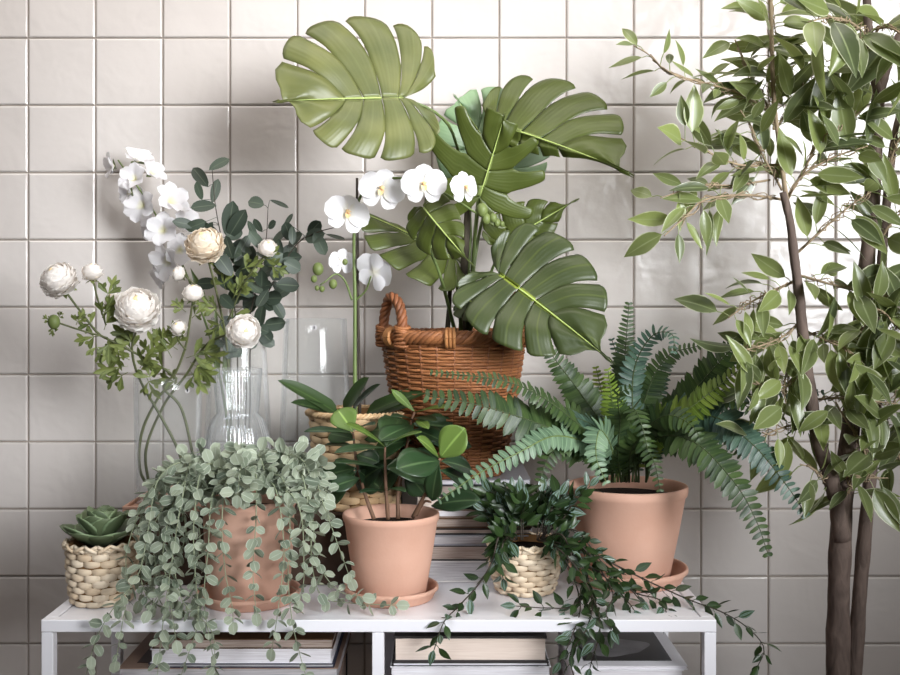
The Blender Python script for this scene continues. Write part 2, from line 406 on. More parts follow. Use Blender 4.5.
# stack under the wicker basket, front faces at distance 2.25
sd = 2.25
rows = [  # (top px, bottom px, left px, right px, cover, pages, label)
 (479.5, 485.0, 418, 531, K_SILVER, PAGEW, 'thin magazine with silvery cover lying directly under the wicker basket', 'magazine'),
 (485.0, 496.0, 421, 529, K_CHAR, PAGET, 'tan-paged book with charcoal covers, second from top beneath the wicker basket', 'book'),
 (496.0, 509.5, 416, 533, K_BLACK, PAGEC, 'thick pale-paged book in black covers, third from top beneath the wicker basket', 'book'),
 (509.5, 518.0, 420, 530, K_TAN, PAGEW, 'pale book in thin tan covers just above the brown-edged book of the tall stack', 'book'),
 (518.0, 528.5, 418, 532, K_BROWN, PAGET, 'brown-edged book in the middle of the stack behind the vine basket', 'book'),
 (528.5, 535.0, 421, 531, K_BLACK, PAGET, 'slim all-black book in the stack behind the vine basket', 'book'),
 (535.0, 545.5, 417, 534, K_SILVER, PAGEG, 'silver-grey book lying just below the slim black one', 'book'),
 (545.5, 561.0, 416, 533, K_CHAR, PAGET, 'thick tan book with charcoal covers second from the bottom of the tall stack', 'book'),
 (561.0, None, 414, 536, K_PALE, PAGEG, 'thick pale grey volume at the bottom of the stack on the bench top', 'book')]
random.seed(11)
stack_top = Z(479.5, sd)
for (a, b, l, r, cv, pg, lab, cat) in rows:
    z1 = Z(a, sd); z0 = TOP if b is None else Z(b, sd); o = R(-.004, .004)
    book('magazine' if cat == 'magazine' else 'book', lab, X(l, sd), X(r, sd), sd-D+o, sd-D+.22+o, z0+.0002, z1, cv, pg, cat, 'books stacked under the wicker basket', ct=.003 if cat == 'book' else .0015)
# under the bench
def photo_cover(t, x0, x1, y0, y1, z, inner, fig):
    mb = MB(); mb.box((x0+.028, y0+.03, z), (x1-.024, y1-.006, z+.0006)); mb.build('cover_photo', inner, t, False)
    if fig:
        mb = MB(); n = 40; xc, yc = x0+.10, y0+.115
        rim = [mb.add((xc+.062*cos(a)*(1+.18*sin(2*a+.6)+.08*sin(5*a)), yc+.06*sin(a)*(1+.15*cos(3*a)), z+.0008)) for a in [2*pi*q/n for q in range(n)]]
        mb.face(*rim); mb.build('cover_figure', fig, t, False)
GREYPIC = m_plain('grey_photo', srgb(120, 118, 120), .4, .4, .6, 26); BLACKPIC = m_plain('black_photo', srgb(24, 23, 24), .35, .4, .3, 12); PLUMPIC = m_plain('plum_photo', srgb(62, 44, 48), .35, .4, .4, 12)
K_BORD = cov('tan_border_cover', (150, 124, 108))
def stack(items, d0):
    for it in items:
        nm, lab, l, r, zt, zb, cv, pg, dep, extra = it
        y0 = d0-D
        book(nm, lab, X(l, d0), X(r, d0), y0, y0+dep, zb+.0002, zt, cv, pg, 'magazine' if nm == 'magazine' else 'book', extra.get('g'), ct=extra.get('ct', .002), top=extra.get('top'))
g1 = 'books under the bench'
d1 = 2.06; zz = lambda y: Z(y, d1)
stack([
 ('book', 'brown and gold covered book topmost under the bench behind the trailing eucalyptus', 152, 333, zz(639), zz(649), K_BROWN, PAGET, .24, dict(g=g1)),
 ('magazine', 'white-paged magazine right under the brown and gold book', 150, 332, zz(649), zz(663.5), K_WHITE, PAGEW, .25, dict(g=g1)),
 ('magazine', 'dark blue magazine edge below the white-paged magazine under the bench', 148, 334, zz(663.5), zz(668), K_NAVY, PAGEG, .25, dict(g=g1)),
 ('magazine', 'wide magazine with tan-bordered plum cover jutting out under the blue one', 118, 338, zz(668), zz(684), K_BORD, PAGEG, .3, dict(g=g1, top=lambda t, *a: photo_cover(t, *a, PLUMPIC, None))),
 ('book', 'thick book low in the stack beneath the plum covered magazine', 140, 336, zz(684), zz(722), K_CHAR, PAGET, .25, dict(g=g1)),
 ('book', 'lowest book resting on the shelf beneath the plum covered magazine', 138, 336, zz(722), SH, K_PALE, PAGEW, .25, dict(g=g1)),
], d1)
d1 = 2.02
stack([
 ('book', 'thick cream-paged book in dark covers under the middle of the bench', 394, 547, zz(636.5), zz(662.5), K_CHAR, PAGEC, .22, dict(g=g1, ct=.004)),
 ('magazine', 'slim charcoal magazine under the thick cream-paged book', 392, 549, zz(662.5), zz(666.5), K_CHAR, PAGEW, .22, dict(g=g1, ct=.0015)),
 ('magazine', 'white magazine beneath the thick cream-paged book', 390, 551, zz(666.5), zz(681), K_WHITE, PAGEW, .23, dict(g=g1)),
 ('book', 'pale book below the white magazine under the middle of the bench', 392, 549, zz(681), zz(720), K_PALE, PAGEC, .22, dict(g=g1)),
 ('book', 'lowest book on the shelf under the cream-paged book', 390, 550, zz(720), SH, K_GREY, PAGEW, .22, dict(g=g1)),
], d1)
d1 = 2.04
stack([
 ('magazine', 'white-bordered magazine with a black and white cover photo under the bench', 571, 688, zz(666), zz(670), K_WHITE, PAGEW, .27, dict(g=g1, ct=.0012, top=lambda t, *a: photo_cover(t, *a, BLACKPIC, GREYPIC))),
 ('book', 'large white book beneath the black and white magazine', 573, 684, zz(670), zz(700), K_WHITE, PAGEW, .26, dict(g=g1)),
 ('book', 'lowest book on the shelf beneath the black and white magazine', 572, 686, zz(700), SH, K_PALE, PAGEG, .26, dict(g=g1)),
], d1)
# riser box that lifts the vases; foliage shade is put into its dark brown
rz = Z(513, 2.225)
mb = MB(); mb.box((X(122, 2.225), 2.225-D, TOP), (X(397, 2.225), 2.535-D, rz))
tag(bevel(mb.build('riser_box', m_plain('shade_dark_wood', srgb(66, 50, 40), .7, .3, .3, 40), None, False), .006, 3), 'wooden box, coloured dark for foliage shade, behind the trailing eucalyptus, lifting the vases', 'box')
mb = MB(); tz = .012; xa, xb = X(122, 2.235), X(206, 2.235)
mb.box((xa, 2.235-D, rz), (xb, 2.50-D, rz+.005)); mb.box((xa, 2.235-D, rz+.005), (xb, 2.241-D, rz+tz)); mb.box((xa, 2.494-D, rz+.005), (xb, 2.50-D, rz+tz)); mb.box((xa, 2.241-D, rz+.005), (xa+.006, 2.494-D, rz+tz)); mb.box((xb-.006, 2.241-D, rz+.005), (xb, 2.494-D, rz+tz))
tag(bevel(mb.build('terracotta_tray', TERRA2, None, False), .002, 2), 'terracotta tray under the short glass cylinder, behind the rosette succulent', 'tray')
# ---------------------------------------------------------------- terracotta pots and saucers
def pot_mesh(c, r_top, r_bot, h, lip=.014):
    mb = MB(); t = .006
    mb.lathe([(0.001, 0), (r_bot*.97, 0), (r_bot, .003), (lerp(r_bot, r_top, .5), h*.5), (r_top*.955, h-lip-.004), (r_top*.985, h-lip), (r_top, h-lip*.6), (r_top, h-.004), (r_top*.99, h-.001), (r_top*.965, h),
              (r_top-t*1.4, h-.003), (r_top*.955-t*1.6, h-lip), (lerp(r_bot, r_top, .6)-t, h*.6), (r_bot-t, .012), (.001, .012)], c, 64)
    return mb
def pot(parent, c, r_top, r_bot, h, mat, lip=.014, soil=.03):
    pot_mesh(c, r_top, r_bot, h, lip).build('pot', mat, parent)
    mb = MB(); q = r_top*.93-.008
    prof = [(.001, .004)]+[(q*k/5, .004*cos(k*1.3)) for k in range(1, 6)]
    mb.lathe(prof, (c[0], c[1], c[2]+h-soil), 40, lambda a, z: .01*sin(5*a)); mb.build('soil', SOIL, parent)
def saucer(c, r, h, mat, label):
    mb = MB(); t = .006
    mb.lathe([(.001, 0), (r*.86, 0), (r*.89, .003), (r*.955, h*.6), (r, h*.72), (r*1.0, h-.003), (r*.985, h), (r*.95, h-.001), (r*.93, h*.7), (r*.86, .008), (.001, .008)], c, 64)
    return tag(mb.build('plant_saucer', mat), label, 'saucer')
dE, dM, dFn = 2.115, 2.135, 2.275
cE, cM, cF = V((X(249, dE), dE-D, TOP)), V((X(391, dM), dM-D, TOP)), V((X(627, dFn), dFn-D, TOP))
saucer(cE, S(52, dE), .024, TERRA, 'terracotta saucer under the pot of trailing eucalyptus')
saucer(cM, S(47.5, dM), .026, TERRA2, 'terracotta saucer under the pot of glossy oval-leaved plant')
saucer(cF, S(60, dFn), .032, TERRA2, 'wide terracotta saucer under the big fern pot')
up = .0085
euc = thing('potted_eucalyptus', 'terracotta pot overflowing with trailing grey-green eucalyptus', 'potted plant', cE+V((0, 0, up)))
clu = thing('potted_rubber_plant', 'small plant with glossy dark oval leaves in a terracotta pot', 'potted plant', cM+V((0, 0, up)))
fer = thing('potted_fern', 'big arching fern in a wide terracotta pot', 'potted plant', cF+V((0, 0, up)))
def hh(py, d): return Z(py, d)-TOP-up
hE, hM, hF = hh(497, dE), hh(512, dM), hh(484, dFn)
pot(euc, cE+V((0, 0, up)), S(47.5, dE), S(40, dE), hE, TERRA)
pot(clu, cM+V((0, 0, up)), S(48.5, dM), S(35, dM), hM, TERRA2)
pot(fer, cF+V((0, 0, up)), S(60, dFn), S(42, dFn), hF, TERRA2, .02)
# ---------------------------------------------------------------- woven planters
def woven(name, label, c, prof, rows, per, mat, zig=True, big=1.0, cat='basket'):
    """prof: radius as a function of 0..1 up the wall; h height in prof[1]"""
    rf, h = prof
    t = thing(name, label, cat, c)
    mb = MB(); rh = h/rows
    for k in range(rows):
        for j in range(per):
            a0 = 2*pi*(j+.5*(k % 2))/per; r = random.random(); span = 2*pi/per*1.02; ni, nj = 6, 4; g = []
            jz, js = R(-.1, .1)*rh, R(.9, 1.08)
            for b in range(nj+1):
                vv = b/nj*2-1; row = []
                for q in range(ni+1):
                    uu = q/ni*2-1
                    z = (k+.5)*rh+vv*rh*.56*(1-.45*abs(uu)**2.5)*js+jz
                    z = min(max(z, 0.0005), h*1.02)
                    out = big*.0085*(1-abs(uu)**2.2)*(1-.75*vv*vv)-.003*(abs(uu)**3)
                    rad = rf(z/h)+out
                    a = a0+uu*span*.5
                    row.append(mb.add((c[0]+rad*cos(a), c[1]+rad*sin(a), c[2]+z), (uu+1)/2, (vv+1)/2, r))
                g.append(row)
            mb.grid(g)
    mb.build('weave', mat, t)
    mb = MB()
    if zig:
        n = int(per*.75)*2
        for j in range(n):
            for lay in (0, 1):
                a0, a1 = 2*pi*j/n, 2*pi*(j+1)/n
                z0, z1 = (h-.009, h+.003) if (j+lay) % 2 else (h+.003, h-.009)
                pts = []
                for q in range(5):
                    u = q/4; a = lerp(a0, a1, u); rr = rf(1)+.003+.004*sin(pi*u)*(1 if lay else .3)
                    pts.append(V((c[0]+rr*cos(a), c[1]+rr*sin(a), c[2]+lerp(z0, z1, u))))
                mb.tube(pts, .0036, 5, random.random())
    else:
        for ph in range(3):
            pts = []
            for q in range(161):
                a = 2*pi*q/160; th = a*22+ph*2*pi/3
                rr = rf(1)+.003+.0045*cos(th); pts.append(V((c[0]+rr*cos(a), c[1]+rr*sin(a), c[2]+h+.0035*sin(th))))
            mb.tube(pts, .0038, 6, ph*.33)
    mb.build('rim', mat, t)
    mb = MB()
    mb.lathe([(.001, .001), (rf(0)-.002, .001)]+[(rf(k/6)-.0025, h*k/6) for k in range(7)]+[(rf(1)-.006, h), (rf(.5)-.007, h*.5), (.001, h*.35)], c, 40)
    mb.build('lining', STRAWD, t)
    return t
random.seed(5)
dS = 2.11
cS = V((X(102, dS), dS-D, TOP))
hS = Z(541, dS)-TOP
woven('woven_planter', 'small straw basket holding the rosette succulent at the end of the bench', cS, (lambda t: S(lerp(28, 33.5, min(1, t*1.8)**.6), dS), hS), 9, 12, STRAW, True, .55)
dV = 2.185
cV = V((X(525, dV), dV-D, TOP)); hV = Z(541, dV)-TOP
woven('woven_planter', 'straw basket holding the dark trailing vine in front of the tall book stack', cV, (lambda t: S(lerp(27, 36, min(1, t*1.5)**.7)-1.5*max(0, t-.8)*5, dV), hV), 9, 12, STRAW, True, .55)
dO = 2.315
cO = V((X(358, dO), dO-D, rz)); hO = Z(412, dO)-rz
woven('woven_planter', 'taller tan seagrass basket holding the white orchid behind the glossy-leaved plant', cO, (lambda t: S(lerp(41, 48, t), dO), hO), 13, 13, STRAW2, False, .55)
# ---------------------------------------------------------------- wicker basket
dB = 2.345
cB = V((X(453.5, dB), dB-D, stack_top+.001)); hB = Z(336, dB)-cB.z; rB1, rB0 = S(71, dB), S(48, dB)
bas = thing('wicker_basket', 'round brown wicker basket with handles standing on the book stack', 'basket', cB)
mb = MB(); random.seed(8); NR, NS = 46, 26
for k in range(NR):
    z = (k+.5)/NR*hB; r = random.random(); rr0 = lerp(rB0, rB1, (z/hB)**.85); pts = []
    for q in range(NS*5+1):
        a = 2*pi*q/(NS*5); rr = rr0+.0035*cos(NS/2*a+pi*(k % 2)) ; pts.append(V((cB.x+rr*cos(a), cB.y+rr*sin(a), cB.z+z+R(-.0004, .0004))))
    mb.tube(pts, hB/NR*.54, 5, r, False)
mb.build('weave', WICK, bas)
mb = MB()
for j in range(NS):
    a = 2*pi*(j+.5)/NS; pts = [V((cB.x+lerp(rB0, rB1, (q/6)**.85)*cos(a), cB.y+lerp(rB0, rB1, (q/6)**.85)*sin(a), cB.z+hB*q/6)) for q in range(7)]
    mb.tube(pts, .0034, 6, R(0, .5))
mb.build('stakes', WICKD, bas)
mb = MB(); mb.lathe([(.001, .002), (rB0-.006, .002), (lerp(rB0, rB1, .6)-.007, hB*.5), (rB1-.01, hB), (rB1-.013, hB), (lerp(rB0, rB1, .6)-.01, hB*.5), (rB0-.01, .006), (.001, .006)], cB, 48); mb.build('lining', m_plain('basket_inside', srgb(70, 42, 26), .8, .2), bas)
mb = MB()
for ph in range(6):
    pts = []
    for q in range(241):
        a = 2*pi*q/240; th = a*13+ph*2*pi/6
        rr = rB1+.001+.0095*cos(th); pts.append(V((cB.x+rr*cos(a), cB.y+rr*sin(a), cB.z+hB+.0095*sin(th))))
    mb.tube(pts, .0062, 6, ph/6)
mb.build('rim', WICK, bas)
for sgn, turn in ((-1, .58), (1, -.58)):
    a0 = (pi if sgn < 0 else 0)+turn
    span = .24
    ends = [V((cB.x+(rB1+.003)*cos(a0+s*span), cB.y+(rB1+.003)*sin(a0+s*span), cB.z+hB)) for s in (-1, 1)]
    mid = (ends[0]+ends[1])/2
    arc = path([ends[0]+V((0, 0, -.015)), ends[0]+V((0, 0, .035)), lerp(mid, ends[0], .62)+V((0, 0, .07)), mid+V((sgn*.004, 0, .084)), lerp(mid, ends[1], .62)+V((0, 0, .07)), ends[1]+V((0, 0, .035)), ends[1]+V((0, 0, -.015))], 60)
    mb = MB()
    for ph in range(4):
        pts = []
        for q, p in enumerate(arc):
            t = (arc[min(q+1, 60)]-arc[max(q-1, 0)]).normalized(); u = ortho(V((cos(a0), sin(a0), 0)), t); s = t.cross(u); th = q*.42+ph*pi/2
            pts.append(p+(u*cos(th)+s*sin(th))*.0062)
        mb.tube(pts, .0056, 6, ph/4)
    hd = mb.build('handle', WICKD, bas)
    for e in ends:
        mb = MB()
        for q in range(7):
            zc = e.z-.016+q*.0062
            mb.tube([V((e.x+.0155*cos(a), e.y+.0155*sin(a), zc+.003*sin(a*1+q))) for a in [2*pi*m/14 for m in range(15)]], .0034, 5, R(0, 1), False)
        wr = mb.build('binding', WICK, hd); wr.matrix_parent_inverse = Matrix.Identity(4)
for a in (-pi/2-.05, -pi/2-.95, -pi/2+.95):
    mb = MB()
    for q in range(3):
        aa = a+(q-1)*.045
        pts = [V((cB.x+(rB1+.001+.0185*cos(th))*cos(aa), cB.y+(rB1+.001+.0185*cos(th))*sin(aa), cB.z+hB+.0185*sin(th))) for th in [2*pi*m/14 for m in range(15)]]
        mb.tube(pts, .0042, 5, R(.4, 1), False)
    mb.build('rim_wrap', m_straw('wrap_cane', srgb(150, 96, 54), srgb(190, 134, 84)) if a == -pi/2-.05 else bpy.data.materials['wrap_cane'], bas)
# ---------------------------------------------------------------- glass vases
def vase(label, c, prof, rib=0, t=.0028):
    """prof: (r, z) outside from the foot up"""
    mb = MB(); inner = [(max(r-t, .001), max(z, .012)) for r, z in prof][::-1]
    fine = []
    pr = prof+[(prof[-1][0]-t*.5, prof[-1][1]+.0012)]+inner
    mb.lathe([(.001, 0)]+pr+[(.001, .012)], c, 144 if rib else 56, (lambda a, z: .03*cos(rib*a)) if rib else None)
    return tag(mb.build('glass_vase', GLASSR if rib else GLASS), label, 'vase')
def taper(r0, r1, h, n=10, belly=0): return [(lerp(r0, r1, k/n)+belly*sin(pi*k/n), h*k/n) for k in range(n+1)]
d1, d2, d3, d4 = 2.335, 2.315, 2.455, 2.455
def vc(px, d): return V((X(px, d), d-D, rz))
v1, v2, v3, v4 = vc(168, d1)+V((0, 0, .0055)), vc(237.5, d2), vc(238, d3), vc(315.5, d4)
vase('short clear glass cylinder holding the white ranunculus stems', v1, taper(S(32, d1), S(33.5, d1), Z(380, d1)-rz))
hv = Z(369, d2)-rz; zn = Z(413, d2)-rz; rb = S(33.5, d2)
bulb = [(S(20, d2), 0), (S(25, d2), .004)]+[(S(19.5, d2)+(rb-S(19.5, d2))*sin(pi*min(1, (k/14)*.86+.12))**.6, zn*k/14) for k in range(1, 14)]+[(S(20, d2), zn), (S(20.5, d2), zn+.004)]
vase('ribbed clear glass carafe with a round belly and straight neck', v2, bulb+[(lerp(S(21, d2), S(24, d2), k/5), lerp(zn+.008, hv, k/5)) for k in range(6)], 46)
vase('tall tapered glass vase holding the dark eucalyptus, behind the ribbed carafe', v3, taper(S(36, d3), S(26.5, d3), Z(318, d3)-rz))
vase('tall empty tapered glass vase with small round sticker beside the orchid stem', v4, taper(S(38, d4), S(31, d4), Z(319, d4)-rz))
STK = m_plain('sticker_silver', srgb(176, 172, 172), .3, .6, .1); STKD = m_plain('sticker_dark', srgb(40, 40, 44), .4, .5)
def sticker(vname, c, r, ang, z):
    n = V((sin(ang), -cos(ang), 0)); s = V((cos(ang), sin(ang), 0)); o = c+n*(r+.0012)+V((0, 0, z)); mb = MB()
    mb.face(*[mb.add(o+s*(.0062*cos(a))+V((0, 0, .0062*sin(a)))) for a in [2*pi*q/24 for q in range(24)]])
    mb.m = 1
    mb.face(*[mb.add(o+n*.0004+s*(.0018*cos(a)-.0002)+V((0, 0, .0042*sin(a)))) for a in [2*pi*q/16 for q in range(16)]])
    k = mb.build('sticker', [STK, STKD], vname, False); k.matrix_parent_inverse = Matrix.Identity(4); k['label'] = 'small round silver sticker'
vs = [o for o in C.objects if o.name.startswith('glass_vase')]
sticker(vs[0], v1, S(33.4, d1), .82, Z(391, d1)-rz); sticker(vs[3], v4, S(31.6, d4), .08, Z(327, d4)-rz)
# ---------------------------------------------------------------- monstera
LQ = [0, .1, .22, .35, .5, .65, .8, .92, 1]; LV = [.27, .42, .53, .58, .55, .42, .235, .12, .085]
def mleaf(parent, base, tip, nrm, wl, wr, mat, nl=6, slot=.5, bend=.15, fl=0, fr=0, cl=.3, cr=.3, seed=1, gap=.13, petiole=None, pr=.0035):
    random.seed(seed); L = (tip-base).length; e = (tip-base).normalized(); n = ortho(nrm, e); s = e.cross(n); mb = MB(); NU, NTt = 8, 18
    for side, wd, fo, cu in ((1, wr, fr, cr), (-1, wl, fl, cl)):
        sl = [R(slot-.1, slot+.12) for _ in range(nl+1)]; Q = [k/nl*(.73 if nl > 5 else .80) for k in range(nl)]+[1]
        for k in range(nl):
            rows = []
            for it in range(NTt+1):
                t = it/NTt; row = []
                for iu in range(NU+1):
                    u = iu/NU
                    gl = 0 if k == 0 or t <= sl[k] else gap*.13*min(1, ((t-sl[k])/(1-sl[k])))**.45*.5
                    gr = 0 if k == nl-1 or t <= sl[k+1] else gap*.13*min(1, ((t-sl[k+1])/(1-sl[k+1])))**.45*.5
                    q = lerp(Q[k]+gl, Q[k+1]-gr, u)
                    o = max(0, (q-.2)/.8)**1.05*.92
                    ph = radians(lerp(166, 3, q**.8))
                    ln = table(LQ, LV, q)*wd*(1-q**7)+.085*q**7
                    ed = abs(2*u-1)**4
                    if k == 0 and u < .5: ed = 0
                    if k == nl-1 and u > .5: ed = 0
                    if t < .6: ed *= t/.6
                    ln *= 1-.055*ed
                    p2 = ph-.30*t*(1 if q < .95 else 0)
                    x = o+t*ln*cos(p2); y = t*ln*sin(p2)
                    z = fo*y-cu*y*y+.018*sin(pi*u)*t-bend*x*x+.012*sin(7*t+k)
                    row.append(mb.add(base+(e*x+s*(side*y)+n*z)*L, u, t, .5))
                rows.append(row)
            mb.grid(rows)
    o = solid(mb.weld().build('leaf', mat, parent), .0008)
    rib = MB(); rib.tube([base+(e*x-n*(bend*x*x-.004))*L for x in [q/12*.97 for q in range(13)]], lambda t: .0017*(1-t)+.0005, 6)
    rb = rib.build('midrib', m_plain('midrib_green', srgb(168, 186, 106), .5, .4) if 'midrib_green' not in bpy.data.materials else bpy.data.materials['midrib_green'], o); rb.matrix_parent_inverse = Matrix.Identity(4)
    if petiole:
        pt = MB(); pt.tube(path(petiole+[base], 24), lambda t: lerp(pr*1.3, pr*.8, t), 8)
        k = pt.build('petiole', GREENSTEM, o); k.matrix_parent_inverse = Matrix.Identity(4)
mon = thing('monstera', 'tall monstera with split leaves growing out of the wicker basket', 'plant', (cB.x, cB.y, cB.z+.02))
mb = MB(); mb.lathe([(.001, .006), (rB0-.016, .006), (lerp(rB0, rB1, .5)-.016, hB*.45), (lerp(rB0, rB1, .8)-.018, hB*.82), (.05, hB*.85), (.001, hB*.85)], cB, 40); mb.build('root_ball', SOIL, mon)
dm = dB; root = V((cB.x, cB.y, cB.z+hB*.8))
def stem(pts, r0, r1, mat, parent=mon, name='stem', n=24, seg=10):
    mb = MB(); mb.tube(path(pts, n), lambda t: lerp(r0, r1, t), seg); return mb.build(name, mat, parent)
stem([P(463, 345, dm), P(463, 290, dm), P(466, 240, dm), P(469, 196, dm)], .0095, .0075, TRUNKD)
stem([P(446, 345, dm), P(449, 310, dm), P(450, 290, dm)], .006, .0045, TRUNKD)
stem([P(471, 345, dm), P(468, 315, dm), P(472, 290, dm-.02)], .0065, .005, TRUNKD)
mleaf(mon, P(403, 98, 2.2), P(275, 98, 2.1), V((0, -1, .25)), .95, 1.32, MON_A, 6, .56, .06, .25, .05, .35, .25, 2, .12, [P(464, 330, dm), P(470, 220, dm), P(455, 140, 2.28), P(436, 113, 2.22)])
mleaf(mon, P(480, 196, 2.26), P(506, 112, 2.22), V((-.1, -1, -.15)), 1.5, 1.2, MON_B, 5, .38, -.1, .0, .0, .2, .2, 5, .85, [P(468, 330, dm), P(474, 250, dm)])
mleaf(mon, P(502, 168, 2.42), P(455, 92, 2.4), V((.1, -1, .1)), 1.1, 1.25, MON_D, 5, .5, .1, 0, 0, .2, .2, 6, .2, [P(466, 330, dm+.02), P(480, 230, 2.38)])
mleaf(mon, P(499, 126, 2.3), P(632, 164, 2.14), V((.1, -.9, .45)), 1.0, .14, MON_B, 6, .55, .10, .0, -1.2, .1, .5, 7, .16, [P(469, 320, dm), P(478, 200, dm+.02), P(490, 145, 2.32)])
mleaf(mon, P(452, 258, 2.34), P(345, 192, 2.33), V((.3, -.4, .85)), .75, .7, MON_B, 6, .5, .12, -.3, -.3, .2, .2, 8, .2, [P(462, 335, dm), P(458, 295, 2.3)])
mleaf(mon, P(500, 275, 2.16), P(613, 356, 2.02), V((-.05, -.95, .35)), 0.86, .74, MON_C, 6, .62, .12, .1, .15, .25, .25, 9, .11, [P(470, 335, dm), P(474, 300, 2.28), P(486, 275, 2.2)])
mleaf(mon, P(503, 244, 2.34), P(579, 196, 2.32), V((-.1, -1, .2)), .62, .5, MON_B, 5, .6, .1, .1, -.2, .2, .2, 10, .12, [P(470, 330, dm), P(490, 275, 2.36)])
mleaf(mon, P(424, 208, 2.2), P(462, 258, 2.1), V((-.5, -.8, .3)), .55, .7, MON_B, 5, .55, .3, -.3, -.3, .2, .2, 14, .15, [P(456, 335, dm), P(440, 275, 2.25), P(424, 235, 2.22)])
mleaf(mon, P(466, 300, 2.27), P(500, 310, 2.2), V((0, -.9, .4)), .9, .8, MON_C, 5, .6, .3, -.1, -.1, .2, .2, 15, .2, [P(468, 330, dm)])
# ---------------------------------------------------------------- orchid
orc = thing('orchid', 'white orchid with arching flower stem in the tan seagrass basket', 'plant', cO+V((0, 0, hO*.6)))
mb = MB(); mb.lathe([(.001, 0), (S(40, dO), 0), (S(44, dO), hO*.28), (.001, hO*.33)], cO+V((0, 0, hO*.55)), 32, lambda a, z: .015*sin(7*a)); mb.build('moss', m_plain('moss', srgb(112, 92, 62), .95, .1, .5, 80, .8), orc)
so = path([P(356, 425, dO), P(355, 380, dO), P(355, 300, dO), P(354, 240, dO), P(357, 205, dO-.02), P(372, 184, dO-.08), P(400, 178, dO-.13), P(430, 186, dO-.15), P(456, 200, dO-.16), P(478, 214, dO-.17), P(498, 222, dO-.17)], 60)
mb = MB(); mb.tube(so, lambda t: lerp(.0048, .0022, t), 8); mb.build('flower_stem', GREENSTEM, orc)
stem([P(360, 425, dO+.01), P(358, 300, dO+.008), P(357, 178, dO)], .0035, .0028, DARKSTEM, orc, 'stake')
stem([P(352, 300, dO), P(345, 281, dO-.01), P(336, 274, dO-.02), P(326, 281, dO-.03), P(320, 285, dO-.03)], .0025, .0015, GREENSTEM, orc, 'side_stem')
stem([P(356, 300, dO), P(366, 290, dO-.01), P(371, 276, dO-.03)], .0022, .0016, GREENSTEM, orc, 'side_stem')
def bud(parent, p, r, mat=BUDG, name='bud', stretch=1.2):
    mb = MB(); mb.ball(p, r, 10, 8, .5, (1, 1, stretch)); return mb.build(name, mat, parent)
for x, y, q, dd in ((318, 269, 6, -.03), (314, 279, 3.5, -.03), (333, 284, 4.5, -.03), (322, 289, 3, -.03), (317, 288, 2.5, -.03), (345, 262, 3, -.02), (482, 210, 6, -.17), (486, 219, 4.8, -.17), (493, 218, 4, -.17), (497, 223, 3.4, -.17), (502, 224, 2.6, -.17)):
    bud(orc, P(x, y, dO+dd), S(q))
def orchid_flower(p, face, upv, R0, seed, petal_mat=PETW):
    random.seed(seed); f = face.normalized(); u = ortho(upv, f); s = u.cross(f)
    mb = MB()
    for ang, L, W, off in ((90, 1.0, .82, -.002), (-30-15, .98, .8, -.002), (210+15, .98, .8, -.002)):
        a = radians(ang); leaf(mb, p+f*off, s*cos(a)+u*sin(a)+f*.12, f, R0*L, R0*W, p_petal, .35, .12, 8, 6)
    for ang in (12, 168):
        a = radians(ang); leaf(mb, p+f*.002, s*cos(a)+u*sin(a)+f*.1, f, R0*1.12, R0*1.22, p_round, .4, .1, 8, 6)
    fl = mb.build('flower', petal_mat, orc)
    mb = MB()
    leaf(mb, p+f*.004, (f*.9-u*.6), u, R0*.4, R0*.27, p_round, .8, .5, 6, 4)
    for k in (-1, 1): leaf(mb, p+f*.003, (s*k*.7+f*.8+u*.1), u+f, R0*.28, R0*.18, p_round, -.6, .4, 5, 4)
    mb.ball(p+f*.008+u*.003, R0*.1, 8, 6)
    l = mb.build('lip', LIP, fl); l.matrix_parent_inverse = Matrix.Identity(4); l['label'] = 'yellow and pink lip'
orchid_flower(P(382, 190, dO-.12), V((-.02, -1, .1)), V((.2, 0, 1)), S(23), 1)
orchid_flower(P(424, 185, dO-.17), V((.05, -1, 0)), V((0, 0, 1)), S(21.5), 2)
orchid_flower(P(464, 188, dO-.19), V((.75, -.8, .0)), V((-.1, 0, 1)), S(17), 3)
orchid_flower(P(347, 214, dO-.05), V((.3, -.9, .25)), V((.3, 0, 1)), S(23), 4)
orchid_flower(P(374, 272, dO-.03), V((.55, .8, .2)), V((.5, 0, 1)), S(22), 6)
orchid_flower(P(342, 262, dO+.02), V((-.5, .8, .1)), V((0, 0, 1)), S(15), 7)
random.seed(21)
for pts, W in (([(338, 414), (312, 396), (284, 378)], 17), ([(345, 414), (354, 395), (366, 384)], 18), ([(352, 412), (362, 398), (364, 385)], 12), ([(366, 414), (390, 402), (421, 388)], 18), ([(368, 416), (400, 404), (428, 402)], 14), ([(336, 415), (320, 408), (312, 402)], 14)):
    mb = MB(); a = P(*pts[0], dO-.02); b = P(*pts[-1], dO-R(.09, .14)); m = P(*pts[1], dO-.06)
    leaf(mb, a, (m-a)+V((0, 0, .0)), V((R(-.2, .2), -.75, .7)), (b-a).length*1.03, S(W*1.1), p_strap, .25, .35, 12, 6)
    mb.build('leaf', ORCL, orc)
